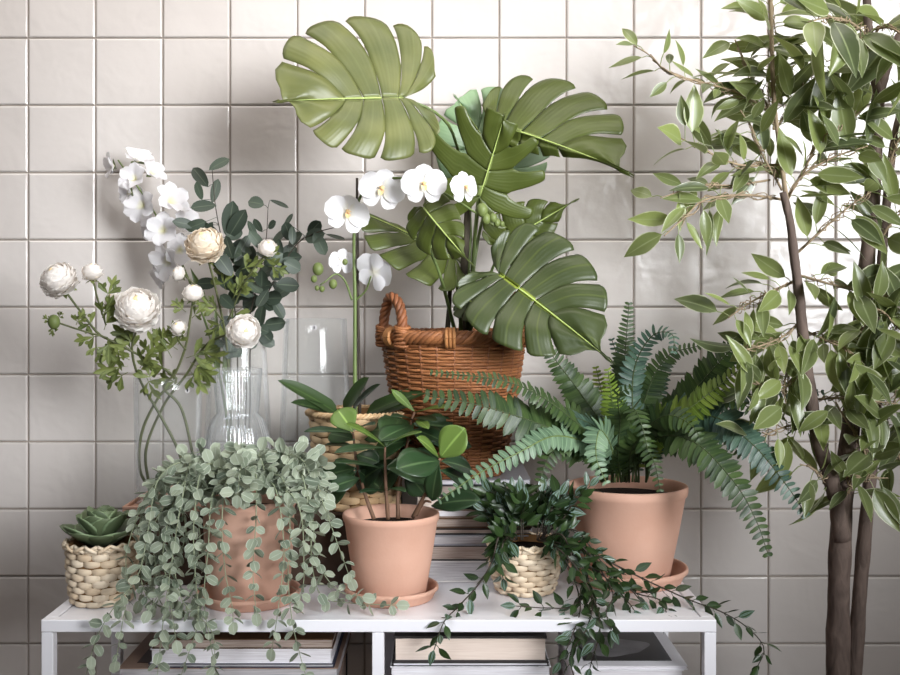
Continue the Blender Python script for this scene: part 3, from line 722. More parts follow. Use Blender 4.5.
# ---------------------------------------------------------------- glossy oval-leaved plant
random.seed(31)
def yleaf(mb, base, tipd, n, L, W): leaf(mb, base, tipd, n, L, W, p_obov, .35, .18, 10, 6)
rimM = Z(520, dM)
def clu_stem(base, pts, leaves):
    """leaves: (base px, tip px, d of base, d of tip, width px, normal, young)"""
    st = stem([P(base[0], base[1], dM+base[2])]+[P(*p) for p in pts], .0042, .0022, BROWNSTEM, clu, 'stem', 20)
    mo, my = MB(), MB()
    for (b, t, db, dt, W, n, yg) in leaves:
        a, e = P(b[0], b[1], db), P(t[0], t[1], dt)
        yleaf(my if yg else mo, a, e-a+ortho(V(n), (e-a).normalized())*(e-a).length*.16, V(n), (e-a).length*1.04, S(W*1.08))
    for m_, mt, nm in ((mo, CLUSIA, 'leaves'), (my, CLUSIAY, 'young_leaves')):
        if m_.v:
            k = m_.build(nm, mt, st); k.matrix_parent_inverse = Matrix.Identity(4); solid(k, .0009)
Ncam, Nup = (0, -.8, .6), (0, -.35, .93)
clu_stem((374, 519, 0), [(366, 497, dM), (357, 465, dM+.02), (353, 432, dM)], [
 ((354, 434), (306, 431), dM, dM-.06, 14, Nup, 0), ((353, 432), (338, 410), dM, dM+.03, 26, Ncam, 1), ((354, 431), (374, 424), dM, dM-.06, 15, Nup, 0), ((355, 447), (326, 444), dM, dM+.03, 10, Nup, 0),
 ((356, 462), (335, 461), dM, dM-.03, 9, Nup, 0), ((357, 468), (318, 478), dM, dM+.06, 22, (-.2, -.9, .4), 0), ((357, 470), (322, 505), dM, dM+.05, 22, (-.3, -.9, .2), 0), ((360, 478), (330, 488), dM, dM-.02, 18, (0, -.8, .5), 0), ((356, 455), (378, 462), dM, dM-.03, 20, (0, -.7, .65), 0), ((355, 440), (330, 434), dM, dM+.05, 20, (0, -.8, .5), 0), ((358, 470), (380, 488), dM, dM+.05, 24, (0, -.9, .3), 0)])
clu_stem((388, 519, -.02), [(386, 490, dM-.03), (385, 460, dM-.03), (385, 447, dM-.03)], [
 ((385, 447), (346, 424), dM-.03, dM-.1, 16, (0, -.5, .85), 1), ((385, 447), (420, 432), dM-.03, dM-.09, 13, Nup, 1), ((385, 448), (336, 452), dM-.03, dM-.1, 15, Nup, 0), ((386, 447), (400, 418), dM-.03, dM+.08, 34, (0, -.9, .3), 0),
 ((385, 470), (336, 462), dM-.03, dM-.1, 10, Nup, 0), ((385, 468), (430, 470), dM-.03, dM+.04, 34, (.1, -.85, .5), 0), ((386, 492), (360, 492), dM-.03, dM-.1, 9, Nup, 0), ((386, 490), (405, 491), dM-.03, dM-.12, 9, Nup, 0),
 ((385, 465), (356, 484), dM-.03, dM+.04, 28, (-.1, -.9, .35), 0)])
clu_stem((398, 519, .03), [(398, 495, dM+.04), (402, 470, dM+.06), (412, 420, dM+.05), (415, 412, dM+.05)], [
 ((415, 412), (392, 390), dM+.05, dM+.06, 8, (-.5, -.5, .7), 1), ((415, 413), (451, 407), dM+.05, dM-.02, 12, Nup, 1), ((413, 420), (392, 416), dM+.05, dM, 12, Nup, 0), ((414, 418), (436, 421), dM+.05, dM, 13, Nup, 0),
 ((412, 424), (456, 428), dM+.05, dM+.08, 24, (0, -.8, .5), 0), ((411, 428), (362, 432), dM+.05, dM+.1, 30, (0, -.8, .5), 0), ((411, 440), (366, 452), dM+.06, dM+.1, 30, (0, -.8, .5), 0), ((408, 450), (440, 470), dM+.06, dM+.1, 28, (0, -.8, .5), 0), ((406, 460), (372, 486), dM+.06, dM+.1, 30, (0, -.85, .4), 0), ((404, 468), (424, 494), dM+.06, dM+.08, 24, (0, -.9, .3), 0), ((412, 430), (440, 440), dM+.05, dM-.02, 22, (0, -.6, .75), 0), ((412, 426), (380, 440), dM+.05, dM-.02, 22, (0, -.6, .75), 0), ((410, 432), (470, 446), dM+.05, dM+.06, 24, (0, -.7, .6), 0), ((416, 420), (428, 428), dM+.05, dM-.03, 10, Ncam, 1)])
clu_stem((413, 517, -.01), [(422, 500, dM-.03), (434, 478, dM-.05), (440, 458, dM-.06)], [
 ((440, 458), (464, 429), dM-.06, dM-.08, 30, (-.25, -.9, .3), 1), ((439, 458), (418, 438), dM-.06, dM-.11, 15, (.4, -.6, .7), 1), ((440, 461), (398, 468), dM-.06, dM-.14, 32, (-.1, -.85, .5), 0), ((439, 463), (432, 500), dM-.06, dM-.05, 20, (-.5, -.8, 0), 0),
 ((441, 461), (472, 470), dM-.06, dM+.0, 22, (.1, -.7, .6), 0), ((440, 470), (470, 485), dM-.05, dM+.03, 20, (0, -.8, .5), 0)])
clu_stem((416, 515, .01), [(424, 502, dM), (431, 502, dM-.01)], [((431, 506), (478, 500), dM-.01, dM-.08, 25, (0, -.75, .65), 0)])
# ---------------------------------------------------------------- trailing strands
def strand(parent, pts, n, Lpx, Wr, prof, mat, smat, rad=.0012, d=2.1, taper=.5, pairs=True, face=.8, spread=1.0, nl=5, nw=4, curl=.3, name='trailing_stem', pet=.25, fwd=.25, droop=0., start=.04, edge=0., tipl=1.0):
    pth = path(pts, max(n*2, 12)); mb = MB(); mb.tube(pth, lambda t: rad*lerp(1.3, .6, t), 5)
    st = mb.build(name, smat, parent); lf = MB(); m = len(pth)-1
    for k in range(n):
        f = start+(1-start)*(k+.5)/n*1.0; x = f*m; i = min(int(x), m-1); p = pth[i].lerp(pth[i+1], x-i)
        t = (pth[min(i+1, m)]-pth[max(i-1, 0)]).normalized()
        a0 = k*pi/2+R(-.5, .5); u = ortho(V((.2, -1, .3)), t); s = t.cross(u)
        sc = lerp(1, taper, f**1.5)*R(.75, 1.2)
        for q in ((0, 1) if pairs else (k % 2,)):
            a = a0+q*pi if pairs else (q*pi+R(-.7, .7))
            dv = (s*cos(a)+u*sin(a)*.8)*spread+t*R(fwd-.2, fwd+.25)+V((0, 0, -droop))
            dv.normalize()
            nn = TOCAM*face+rv()*(1-face)*1.6+V((0, 0, .35))-t*edge*R(.3, 1.5)
            b = p+dv*S(Lpx*pet*sc, d)
            leaf(lf, b, dv, nn, S(Lpx*sc, d), S(Lpx*Wr*sc, d), prof, curl*R(-.4, 1.4), R(0, .35), nl, nw)
            if pet > .15: lf.tube([p, b], rad*.5, 3, .6, False)
    # end leaf
    leaf(lf, pth[-1], (pth[-1]-pth[-3]), TOCAM+rv()*.4, S(Lpx*taper*tipl, d), S(Lpx*Wr*taper*tipl, d), prof, curl, .1, nl, nw, r=.85)
    k = lf.build('leaves', mat, st); k.matrix_parent_inverse = Matrix.Identity(4)
    return st
random.seed(41)
def PD(l): return [P(*q) for q in l]
EU = [
 [(225, 478, 2.10), (185, 462, 2.05), (158, 480, 2.02), (148, 530, 2.00), (138, 575, 1.97), (112, 610, 1.945), (96, 640, 1.94), (84, 682, 1.94)],
 [(232, 478, 2.08), (195, 458, 2.04), (182, 500, 2.0), (172, 560, 1.98), (164, 615, 1.945), (160, 650, 1.94), (156, 690, 1.94)],
 [(240, 480, 2.06), (205, 465, 2.02), (194, 520, 1.99), (195, 570, 1.975), (198, 620, 1.945), (188, 655, 1.94), (176, 690, 1.94)],
 [(243, 480, 2.05), (228, 478, 2.01), (222, 520, 1.99), (225, 570, 1.98), (232, 605, 1.97), (233, 622, 1.945)],
 [(252, 480, 2.05), (256, 474, 2.01), (256, 520, 1.99), (253, 570, 1.985), (256, 612, 1.96)],
 [(258, 478, 2.06), (282, 478, 2.01), (290, 525, 1.99), (288, 575, 1.98), (292, 620, 1.945), (300, 655, 1.94), (310, 690, 1.94)],
 [(262, 478, 2.07), (298, 470, 2.03), (310, 520, 2.0), (312, 565, 1.99), (322, 596, 2.02), (350, 603, 2.02), (396, 605, 2.01)],
 [(266, 478, 2.08), (308, 462, 2.05), (322, 500, 2.02), (338, 545, 2.0), (350, 578, 1.99)],
 [(222, 480, 2.12), (168, 470, 2.06), (150, 520, 2.03), (156, 570, 2.0), (152, 605, 1.985)],
 [(262, 480, 2.06), (276, 490, 2.0), (284, 550, 1.98), (278, 610, 1.945), (272, 648, 1.94)],
 [(230, 480, 2.09), (180, 480, 2.03), (172, 540, 2.0), (182, 600, 1.97), (210, 628, 1.945), (214, 660, 1.94), (200, 690, 1.94)],
 [(218, 478, 2.1), (160, 478, 2.04), (128, 545, 2.02), (128, 590, 1.99), (122, 625, 1.945), (116, 660, 1.94)],
 [(268, 480, 2.08), (306, 490, 2.02), (318, 560, 2.0), (338, 590, 2.0), (362, 597, 1.99)],
 [(238, 480, 2.07), (214, 490, 2.01), (208, 550, 1.98), (204, 600, 1.96), (210, 640, 1.94), (216, 672, 1.94)],
 [(235, 478, 2.08), (190, 475, 2.02), (164, 540, 1.99), (170, 600, 1.965), (176, 640, 1.94)],
 [(250, 478, 2.06), (296, 500, 1.99), (304, 570, 1.98), (300, 600, 1.975)],
 [(226, 478, 2.1), (170, 500, 2.03), (142, 560, 2.0), (150, 600, 1.98), (190, 612, 1.965)],
 [(224, 478, 2.13), (162, 486, 2.09), (140, 520, 2.07), (146, 570, 2.04), (140, 600, 2.02)],
 [(226, 478, 2.12), (178, 486, 2.06), (186, 530, 2.03), (176, 570, 2.01), (178, 606, 1.99)],
 [(228, 478, 2.1), (186, 490, 2.05), (160, 525, 2.03), (166, 575, 2.0), (150, 610, 1.96)],
 [(226, 478, 2.14), (170, 478, 2.1), (156, 505, 2.08), (160, 545, 2.06), (152, 585, 2.04)],
 [(224, 478, 2.11), (196, 492, 2.05), (200, 540, 2.02), (192, 590, 2.0), (196, 610, 1.98)],
]
for l in EU:
    pts = PD(l); ln = sum((b-a).length for a, b in zip(pts, pts[1:]))
    strand(euc, pts, max(8, int(ln/S(10.2))), 14.5, .72, p_round, EUCA, EUST, .0011, 2.0, .75, face=.3, pet=.06, fwd=.55, edge=.9, tipl=1.3, spread=.9)
for k in range(28):     # the mound on top
    a = R(0, 2*pi); q = R(.15, 1); ex, ey = 246+72*q*cos(a), 452+R(-10, 26)+10*q
    st_ = P(246+24*cos(a), 488, dE-.05*sin(a)); en = P(ex, ey, dE-.11*q*sin(a)-.03)
    strand(euc, [st_, st_.lerp(en, .5)+V((0, 0, S(16))), en, en+V((cos(a)*.02, -.01, -.03))], 9, 15, .82, p_round, EUCA, EUST, .001, 2.0, .9, face=.5, start=.3)
# ---------------------------------------------------------------- dark vine in straw basket
vin = thing('trailing_vine', 'dark green vine with pointed striped leaves spilling from the straw basket', 'plant', cV+V((0, 0, hV*.6)))
mb = MB(); mb.lathe([(.001, 0), (S(32, dV), 0), (S(34, dV), hV*.3), (.001, hV*.36)], cV+V((0, 0, hV*.55)), 28); mb.build('soil', SOIL, vin)
random.seed(51)
VI = [
 [(510, 540, 2.15), (499, 536, 2.1), (492, 562, 2.08), (478, 585, 2.05), (458, 607, 2.01), (444, 622, 1.975), (434, 650, 1.955)],
 [(515, 540, 2.15), (504, 540, 2.09), (501, 565, 2.08), (503, 578, 2.08)],
 [(540, 540, 2.15), (562, 535, 2.09), (575, 565, 2.06), (592, 600, 2.02), (586, 630, 1.965), (570, 655, 1.955), (578, 690, 1.955)],
 [(542, 540, 2.16), (570, 540, 2.12), (610, 562, 2.1), (650, 582, 2.09), (690, 600, 2.06), (722, 612, 2.03), (748, 628, 2.01), (764, 648, 2.0), (757, 668, 2.0)],
 [(540, 540, 2.15), (568, 548, 2.08), (590, 585, 2.05), (572, 606, 2.02), (548, 608, 2.01), (516, 606, 2.0)],
 [(538, 540, 2.15), (560, 550, 2.08), (580, 600, 2.03), (572, 636, 1.96), (560, 662, 1.955)],
 [(545, 540, 2.16), (580, 545, 2.1), (612, 590, 2.05), (606, 612, 1.99), (612, 630, 1.96)],
 [(548, 540, 2.16), (585, 552, 2.11), (630, 590, 2.08), (660, 600, 2.06), (668, 618, 2.02)],
 [(545, 538, 2.17), (575, 530, 2.13), (600, 560, 2.1), (622, 580, 2.09), (640, 600, 2.06)],
 [(540, 538, 2.18), (562, 520, 2.16), (572, 505, 2.15), (590, 486, 2.14)],
 [(540, 540, 2.14), (562, 552, 2.07), (584, 580, 2.04), (600, 622, 1.965), (590, 668, 1.955)],
 [(546, 540, 2.15), (574, 556, 2.09), (606, 578, 2.07), (628, 602, 2.04), (634, 610, 2.03)],
]
for l in VI:
    pts = PD(l); ln = sum((b-a).length for a, b in zip(pts, pts[1:]))
    strand(vin, pts, max(5, int(ln/S(10.5))), 17.5, .46, p_point, VINE, DARKSTEM, .0016, 2.05, .9, pairs=True, face=.5, fwd=.7, curl=.5, spread=.8)
for k in range(26):
    a = R(0, 2*pi); q = R(.2, 1); st_ = P(525+18*cos(a), 540, dV-.04*sin(a)); en = P(528+50*q*cos(a), 504-R(-10, 16)*(1-.3*q), dV-.09*q*sin(a))
    strand(vin, [st_, st_.lerp(en, .5)+V((0, 0, .012)), en], 5, 20, .5, p_point, VINE, DARKSTEM, .0012, 2.1, .95, face=.45, fwd=.7, curl=.5, start=.25, spread=.8)
for k in range(3):
    a = R(-2.9, -.2); st_ = P(525+16*cos(a), 536, dV+.03*sin(a)); e1 = V((cV.x+S(38, dV)*cos(a), cV.y+S(38, dV)*sin(a), cV.z+hV+.012)); e2 = e1+V((cos(a)*.022, sin(a)*.022, -R(.0, .018)))
    strand(vin, [st_, e1+V((0, 0, .008)), e2], 5, 19, .5, p_point, VINE, DARKSTEM, .0012, 2.1, .95, face=.45, fwd=.7, curl=.5, start=.3, spread=.8)
# ---------------------------------------------------------------- fern
def frond(pts, Lpx, n, mat, nrm, d=2.2, seed=0, width=.33, s0=.14, endr=.25):
    random.seed(seed); n = int(n*1.2); pts = [(pts[0][0]+max(-24, min(24, (pts[2][0]-622)*.4)), pts[0][1], pts[0][2]+R(-.03, .03))]+list(pts[1:]); pth = path(PD(pts), n); mb = MB(); mb.tube(pth, lambda t: lerp(.0024, .0008, t), 6)
    width = .46 if mat is FERNP else width; rc = mb.build('frond', GREENSTEM if mat in (FERNY, FERNP) else FERNSTEM, fer); lf = MB(); m = len(pth)-1
    for k in range(int(n*s0), n+1):
        f = k/n; p = pth[min(k, m)]; t = (pth[min(k+1, m)]-pth[max(k-1, 0)]).normalized(); nn = ortho(V(nrm)+rv()*.12, t); s = t.cross(nn)
        L = S(Lpx, d)*min(1, .55+2.2*(f-s0))*(1-max(0, (f-.35)/.65)**1.7*(1-endr))*R(.88, 1.1)
        for sg in (-1, 1):
            dv = s*sg+t*R(.22, .42)-nn*R(0, .18)
            leaf(lf, p, dv, nn+s*sg*R(-.35, .1), L, max(L*width, S(Lpx*.15, d))*R(.9, 1.15), p_pinna, R(.1, .5), .12, 4, 2, ruffle=.03)
    k = lf.build('pinnae', mat, rc); k.matrix_parent_inverse = Matrix.Identity(4)
FERNSTEM = m_plain('fern_stem', srgb(58, 70, 40), .6, .3)
b0 = (622, 482, 2.27)
NC = (0, -1, .3)
FR_ = [
 ([b0, (600, 448, 2.2), (578, 424, 2.13), (540, 396, 2.08), (500, 380, 2.06), (432, 372, 2.05)], 15, 44, FERN, (0, -.75, .7)),
 ([b0, (596, 450, 2.19), (560, 432, 2.12), (510, 414, 2.07), (465, 402, 2.05), (428, 396, 2.05)], 30, 30, FERN, (0, -.9, .45)),
 ([b0, (592, 448, 2.17), (556, 436, 2.09), (520, 452, 2.04), (478, 474, 2.02), (440, 500, 2.02)], 17, 34, FERNP, (.3, -.8, .55)),
 ([b0, (610, 440, 2.26), (584, 398, 2.27), (560, 366, 2.28), (544, 344, 2.28)], 25, 28, FERN, NC),
 ([b0, (622, 430, 2.27), (624, 370, 2.28), (629, 304, 2.28)], 19, 34, FERN, NC),
 ([b0, (632, 430, 2.24), (634, 370, 2.23), (652, 336, 2.2), (672, 334, 2.16), (674, 352, 2.14)], 17, 32, FERNB, (.2, -.9, .3)),
 ([b0, (636, 440, 2.25), (648, 390, 2.24), (668, 356, 2.23), (698, 346, 2.22)], 20, 30, FERN, (-.3, -.9, .3)),
 ([b0, (652, 440, 2.24), (690, 396, 2.2), (725, 356, 2.16), (760, 322, 2.13)], 26, 32, FERN, (-.2, -.85, .5)),
 ([b0, (650, 436, 2.2), (690, 408, 2.12), (716, 388, 2.09), (744, 366, 2.06)], 26, 28, FERNY, (-.2, -.8, .55)),
 ([b0, (660, 425, 2.2), (705, 398, 2.12), (740, 402, 2.08), (766, 426, 2.06)], 22, 30, FERN, (.1, -.6, .8)),
 ([b0, (665, 430, 2.25), (720, 402, 2.22), (770, 392, 2.2), (822, 392, 2.18)], 20, 32, FERNB, (0, -.6, .8)),
 ([b0, (655, 440, 2.18), (694, 442, 2.08), (734, 482, 2.03), (756, 520, 2.01), (768, 554, 2.0)], 26, 32, FERN, (.2, -.95, .3)),
 ([b0, (660, 430, 2.2), (710, 416, 2.12), (752, 444, 2.07), (784, 482, 2.05), (806, 514, 2.04)], 26, 34, FERNB, (.2, -.95, .3)),
 ([b0, (618, 440, 2.23), (612, 400, 2.2), (608, 370, 2.16)], 17, 22, FERNY, NC),
 ([b0, (612, 450, 2.19), (600, 430, 2.12), (596, 456, 2.08), (606, 482, 2.07)], 20, 24, FERNP, (.1, -.95, .3)),
 ([b0, (602, 456, 2.2), (572, 440, 2.13), (550, 455, 2.1), (540, 480, 2.09)], 22, 24, FERN, (-.1, -.9, .5)),
 ([b0, (596, 440, 2.24), (570, 415, 2.24), (550, 420, 2.2), (536, 440, 2.18)], 20, 24, FERN, (-.1, -.9, .4)),
 ([b0, (628, 440, 2.2), (632, 410, 2.15), (640, 420, 2.1), (648, 450, 2.09)], 20, 24, FERN, (.1, -.95, .3)),
 ([b0, (640, 440, 2.2), (664, 416, 2.13), (690, 424, 2.09), (706, 450, 2.07)], 22, 26, FERN, (.1, -.9, .4)),
 ([b0, (620, 440, 2.3), (604, 400, 2.33), (596, 368, 2.35)], 18, 24, FERNY, NC),
 ([b0, (640, 440, 2.32), (655, 400, 2.36), (668, 366, 2.38)], 20, 24, FERNB, NC),
 ([b0, (628, 430, 2.3), (628, 390, 2.32), (612, 340, 2.34)], 16, 26, FERNB, NC),
 ([b0, (634, 446, 2.22), (660, 420, 2.17), (690, 408, 2.14), (722, 416, 2.12)], 20, 26, FERN, (0, -.7, .7)),
 ([b0, (612, 450, 2.22), (596, 428, 2.18), (572, 418, 2.14), (548, 428, 2.12)], 22, 24, FERNB, (0, -.7, .7)),
 ([b0, (630, 455, 2.2), (640, 440, 2.16), (654, 462, 2.12), (660, 490, 2.11)], 17, 20, FERN, (.1, -.95, .3)),
 ([b0, (618, 455, 2.2), (620, 420, 2.16), (618, 396, 2.12), (630, 388, 2.1)], 18, 22, FERN, NC),
 ([b0, (650, 440, 2.28), (690, 420, 2.3), (720, 430, 2.3), (740, 455, 2.3)], 22, 26, FERN, (.1, -.9, .4)),
]
for i, (pts, L, n, mt, nr) in enumerate(FR_): frond(pts, L, n, mt, nr, 2.15, 60+i)
# ---------------------------------------------------------------- succulent
suc = thing('succulent', 'green rosette succulent in the straw basket at the end of the bench', 'plant', cS+V((0, 0, hS*.7)))
mb = MB(); mb.lathe([(.001, 0), (S(28, dS), 0), (S(31, dS), hS*.25), (.001, hS*.28)], cS+V((0, 0, hS*.6)), 28); mb.build('soil', SOIL, suc)
def fat_leaf(p, d, n, L, W, T, parent):
    mb = MB(); d = d.normalized(); n = ortho(n, d); s = d.cross(n); rows = []; r = random.random()
    for i in range(9):
        v = i/8; wv = W*.5*max(.3*(1-v), p_obov(min(.985, v))**.7); c = p+d*L*v+n*(L*.22*v*v)
        tt = T*(1-v**4*.7); row = []
        for j in range(10):
            a = 2*pi*j/10
            row.append(mb.add(c+s*(wv*cos(a))+n*(tt*.5*sin(a)+.3*wv*cos(a)**2), (cos(a)+1)/2, v, r))
        rows.append(row)
    mb.grid(rows, True); mb.face(*rows[-1]); return mb.build('leaf', SUCC, parent)
random.seed(71)
sc0 = cS+V((0, 0, hS-.012))
for ring, (n_, tilt, L, W) in enumerate(((10, 14, 38, 29), (9, 34, 32, 26), (8, 50, 27, 22), (6, 66, 20, 17), (4, 80, 13, 12))):
    for k in range(n_):
        a = 2*pi*(k+.5*(ring % 2))/n_+R(-.1, .1); t = radians(tilt+R(-4, 4)); rad = V((cos(a), sin(a), 0))
        fat_leaf(sc0+V((0, 0, S(2+4.2*ring))), rad*cos(t)+V((0, 0, sin(t))), V((0, 0, 1))*cos(t)-rad*sin(t), S(L*1.12*R(.92, 1.08), dS), S(W*1.12, dS), S(4.5, dS), suc)
# ---------------------------------------------------------------- ranunculus and other cut flowers
def bloom(parent, p, ax, R0, mat=PETR, seed=0, openang=38, layers=7, name='bloom'):
    random.seed(seed); ax = ax.normalized(); u = ortho(V((0, 0, 1)) if abs(ax.z) < .9 else V((1, 0, 0)), ax); s = ax.cross(u); mb = MB()
    N = 34 if name == 'bud' else 96
    mb.ball(p-ax*R0*.06, R0*.6, 12, 9, .5); R0 *= .97
    for k in range(N):
        f = (k+.5)/N; th = radians(lerp(openang*.25, 158, f**.75)); a = k*2.39996+R(-.2, .2)
        rad = u*cos(a)+s*sin(a); out = ax*cos(th)*.86+rad*sin(th); tang = (ax*sin(th)-rad*cos(th))
        big = lerp(.42, .95, f**.7)*(1.25 if name == 'bud' else 1); rr = R0*lerp(.74, .97, f)*R(.95, 1.04)
        base = p+out*rr*.93-tang*R0*big*.5
        leaf(mb, base, tang+out*(R(.22, .5) if name != 'bud' else R(.05, .2)), out+rad*.1, R0*big, R0*big*R(.95, 1.2), p_petal, lerp(.55, -.1, f)*R(.6, 1.3), -.22, 8, 8, ruffle=.06 if name != 'bud' else .01)
    o = mb.build(name, mat, parent)
    mb = MB(); mb.ball(p+ax*R0*.50, R0*.2, 10, 8); c = mb.build('centre', GOLD, o); c.matrix_parent_inverse = Matrix.Identity(4)
    mb = MB()
    for j in range(5):
        a = 2*pi*j/5; dv = (u*cos(a)+s*sin(a)); leaf(mb, p-ax*R0*.84, dv-ax*.05, -ax, R0*.75, R0*.42, p_point, -.7, 0, 5, 4)
    sp = mb.build('sepals', RANL, o); sp.matrix_parent_inverse = Matrix.Identity(4)
    return o
def ran_leaf(mb, p, dv, n, L):
    """one divided leaf: a short stalk and lobed blades"""
    dv = dv.normalized(); n = ortho(n, dv); s = dv.cross(n)
    mb.tube([p, p+dv*L*.35], .0007, 4)
    for a, l in ((-55, .7), (0, 1.0), (55, .7)):
        e = dv*cos(radians(a))+s*sin(radians(a)); e = (e+rv()*.15).normalized(); n2 = ortho(n+rv()*.5, e)
        leaf(mb, p+dv*L*.3, e, n2, L*l, L*.25, p_obov, R(-.3, .9), .25, 6, 3)
        for q in (-1, 1): leaf(mb, p+dv*L*.3+e*L*l*.42, e*.75+(dv.cross(n)*q)*.6, n2+rv()*.2, L*l*.5, L*.19, p_obov, R(-.2, .7), .2, 4, 2)
def cut_stem(name, label, pts, heads, leaves, mat=None, rad=.0034, seed=1, cat='flower', group=None, extra=()):
    random.seed(seed); q = path(PD(pts), 40); t = thing(name, label, cat, q[0], group)
    mb = MB(); mb.tube(q, lambda f: lerp(rad, rad*.7, f), 7)
    for e in extra: mb.tube(path(PD(e), 14), rad*.62, 6)
    mb.build('stem', mat or RSTEM, t)
    for (x, y, d, r, ax, kind, sd_) in heads:
        if kind == 'b': bloom(t, P(x, y, d), V(ax), S(r), PETR, sd_)
        elif kind == 'c': bloom(t, P(x, y, d), V(ax), S(r), PETC, sd_)
        elif kind == 'w': bloom(t, P(x, y, d), V(ax), S(r), PETR, sd_, 10, 3, 'bud')
        else: bud(t, P(x, y, d), S(r), BUDG)
    if leaves:
        mb = MB()
        for (x, y, d, dx, dy, L) in leaves:
            ran_leaf(mb, P(x, y, d), V((dx, R(-.4, .1), dy)), TOCAM+rv()*.5, S(L))
        mb.build('leaves', RANL, t)
    return t
G_R = 'cut ranunculus in the vases'
cut_stem('ranunculus', 'ranunculus stem with the white bloom hanging furthest out over the bench end', [(152, 491, 2.34), (140, 470, 2.32), (142, 432, 2.31), (160, 395, 2.3), (176, 378, 2.3), (120, 345, 2.26), (100, 335, 2.24), (84, 316, 2.22), (60, 284, 2.2)],
 [(57, 278, 2.2, 18.5, (-.4, -.55, .75), 'b', 1), (92, 271, 2.21, 11.5, (0, -.2, 1), 'w', 2), (54, 322, 2.21, 6.5, (-1, 0, .3), 'g', 3)],
 [(95, 328, 2.23, -.6, .5, 22), (104, 330, 2.23, .3, .9, 26), (100, 336, 2.23, -.9, -.1, 22), (108, 338, 2.23, .2, -.8, 24), (102, 318, 2.23, .5, .9, 22), (112, 318, 2.23, -.1, 1, 20), (106, 300, 2.22, .3, 1, 22), (76, 325, 2.21, .2, .4, 14), (118, 345, 2.25, .1, -1, 22), (96, 342, 2.24, .2, -.7, 20), (52, 322, 2.21, -.5, .4, 9), (54, 325, 2.21, -.1, -.8, 10), (58, 318, 2.21, .5, .5, 8)], seed=81, group=G_R,
 extra=[[(106, 325, 2.24), (98, 300, 2.22), (93, 280, 2.21)], [(108, 338, 2.24), (80, 330, 2.22), (56, 322, 2.21)]])
cut_stem('ranunculus', 'ranunculus stem bearing the large round bloom above the short glass cylinder', [(188, 486, 2.34), (178, 450, 2.32), (160, 415, 2.3), (140, 380, 2.29), (132, 350, 2.27), (138, 325, 2.25), (138, 312, 2.24)],
 [(137, 307, 2.22, 22.5, (.15, -.72, .65), 'b', 4), (113, 300, 2.26, 10.5, (-.5, -.2, .8), 'w', 5)],
 [(130, 360, 2.27, -.6, .3, 28), (134, 356, 2.27, -.4, .8, 26), (128, 366, 2.27, -1, -.1, 28), (140, 368, 2.27, .5, .7, 26), (146, 376, 2.28, .3, -.5, 24), (150, 360, 2.28, .2, .9, 28), (138, 346, 2.27, -.8, .6, 28), (128, 372, 2.27, -.7, -.4, 26), (152, 384, 2.28, -.3, .9, 26), (124, 350, 2.27, -.5, 1, 22)], seed=82, group=G_R,
 extra=[[(134, 345, 2.27), (122, 325, 2.26), (114, 308, 2.26)]])
cut_stem('ranunculus', 'ranunculus stem with two small upright buds leaning over the ribbed carafe', [(196, 470, 2.34), (182, 410, 2.31), (164, 388, 2.3), (176, 372, 2.29), (186, 345, 2.28), (190, 320, 2.27), (193, 300, 2.26)],
 [(193, 292, 2.26, 11.5, (.05, -.3, 1), 'w', 6), (178, 327, 2.26, 9, (-.2, -.7, .6), 'w', 7)],
 [(186, 312, 2.27, -.7, .6, 16), (192, 318, 2.27, .6, .5, 16), (178, 350, 2.28, -.7, .5, 28), (172, 358, 2.28, -.5, .9, 30), (186, 358, 2.28, .9, .3, 30), (190, 362, 2.28, .8, -.5, 30), (170, 370, 2.28, -.9, .3, 28), (180, 340, 2.27, -.4, .9, 18), (196, 350, 2.27, .8, -.2, 28), (178, 345, 2.27, .3, .8, 18)], seed=83, group=G_R,
 extra=[[(186, 350, 2.28), (178, 340, 2.27), (178, 330, 2.26)]])
cut_stem('ranunculus', 'ranunculus stem reaching over the ribbed carafe to a drooping white bloom', [(150, 491, 2.36), (146, 450, 2.34), (164, 405, 2.32), (186, 375, 2.3), (206, 345, 2.28), (228, 334, 2.25), (240, 328, 2.23)],
 [(244, 331, 2.21, 17, (.35, -.9, .1), 'b', 8)], [(186, 376, 2.29, .9, .2, 26), (190, 370, 2.29, .5, -.7, 26), (180, 384, 2.3, -.8, .3, 22)], seed=84, group=G_R)
cut_stem('ranunculus', 'ranunculus stem with the large cream bloom in front of the white gladiolus', [(232, 480, 2.45), (230, 400, 2.43), (226, 340, 2.4), (216, 290, 2.36), (206, 252, 2.33)],
 [(204, 243, 2.31, 20.5, (-.1, -.6, .75), 'c', 9), (178, 273, 2.34, 9, (-.8, -.3, .4), 'w', 10), (268, 247, 2.32, 10.5, (.2, -.6, .6), 'w', 11)],
 [(232, 300, 2.37, .5, .8, 24), (222, 310, 2.37, -.8, .3, 24), (226, 290, 2.36, -.3, .9, 24), (236, 290, 2.36, .7, .6, 24), (240, 270, 2.35, .8, .3, 24), (262, 262, 2.34, .6, .4, 22), (268, 266, 2.33, .8, -.2, 20), (232, 310, 2.38, .6, -.5, 24), (224, 320, 2.38, -.5, -.6, 22), (216, 275, 2.35, .3, .8, 20)], seed=85, group=G_R,
 extra=[[(222, 320, 2.38), (200, 290, 2.35), (184, 275, 2.34)], [(228, 320, 2.39), (246, 280, 2.35), (266, 254, 2.33)]])
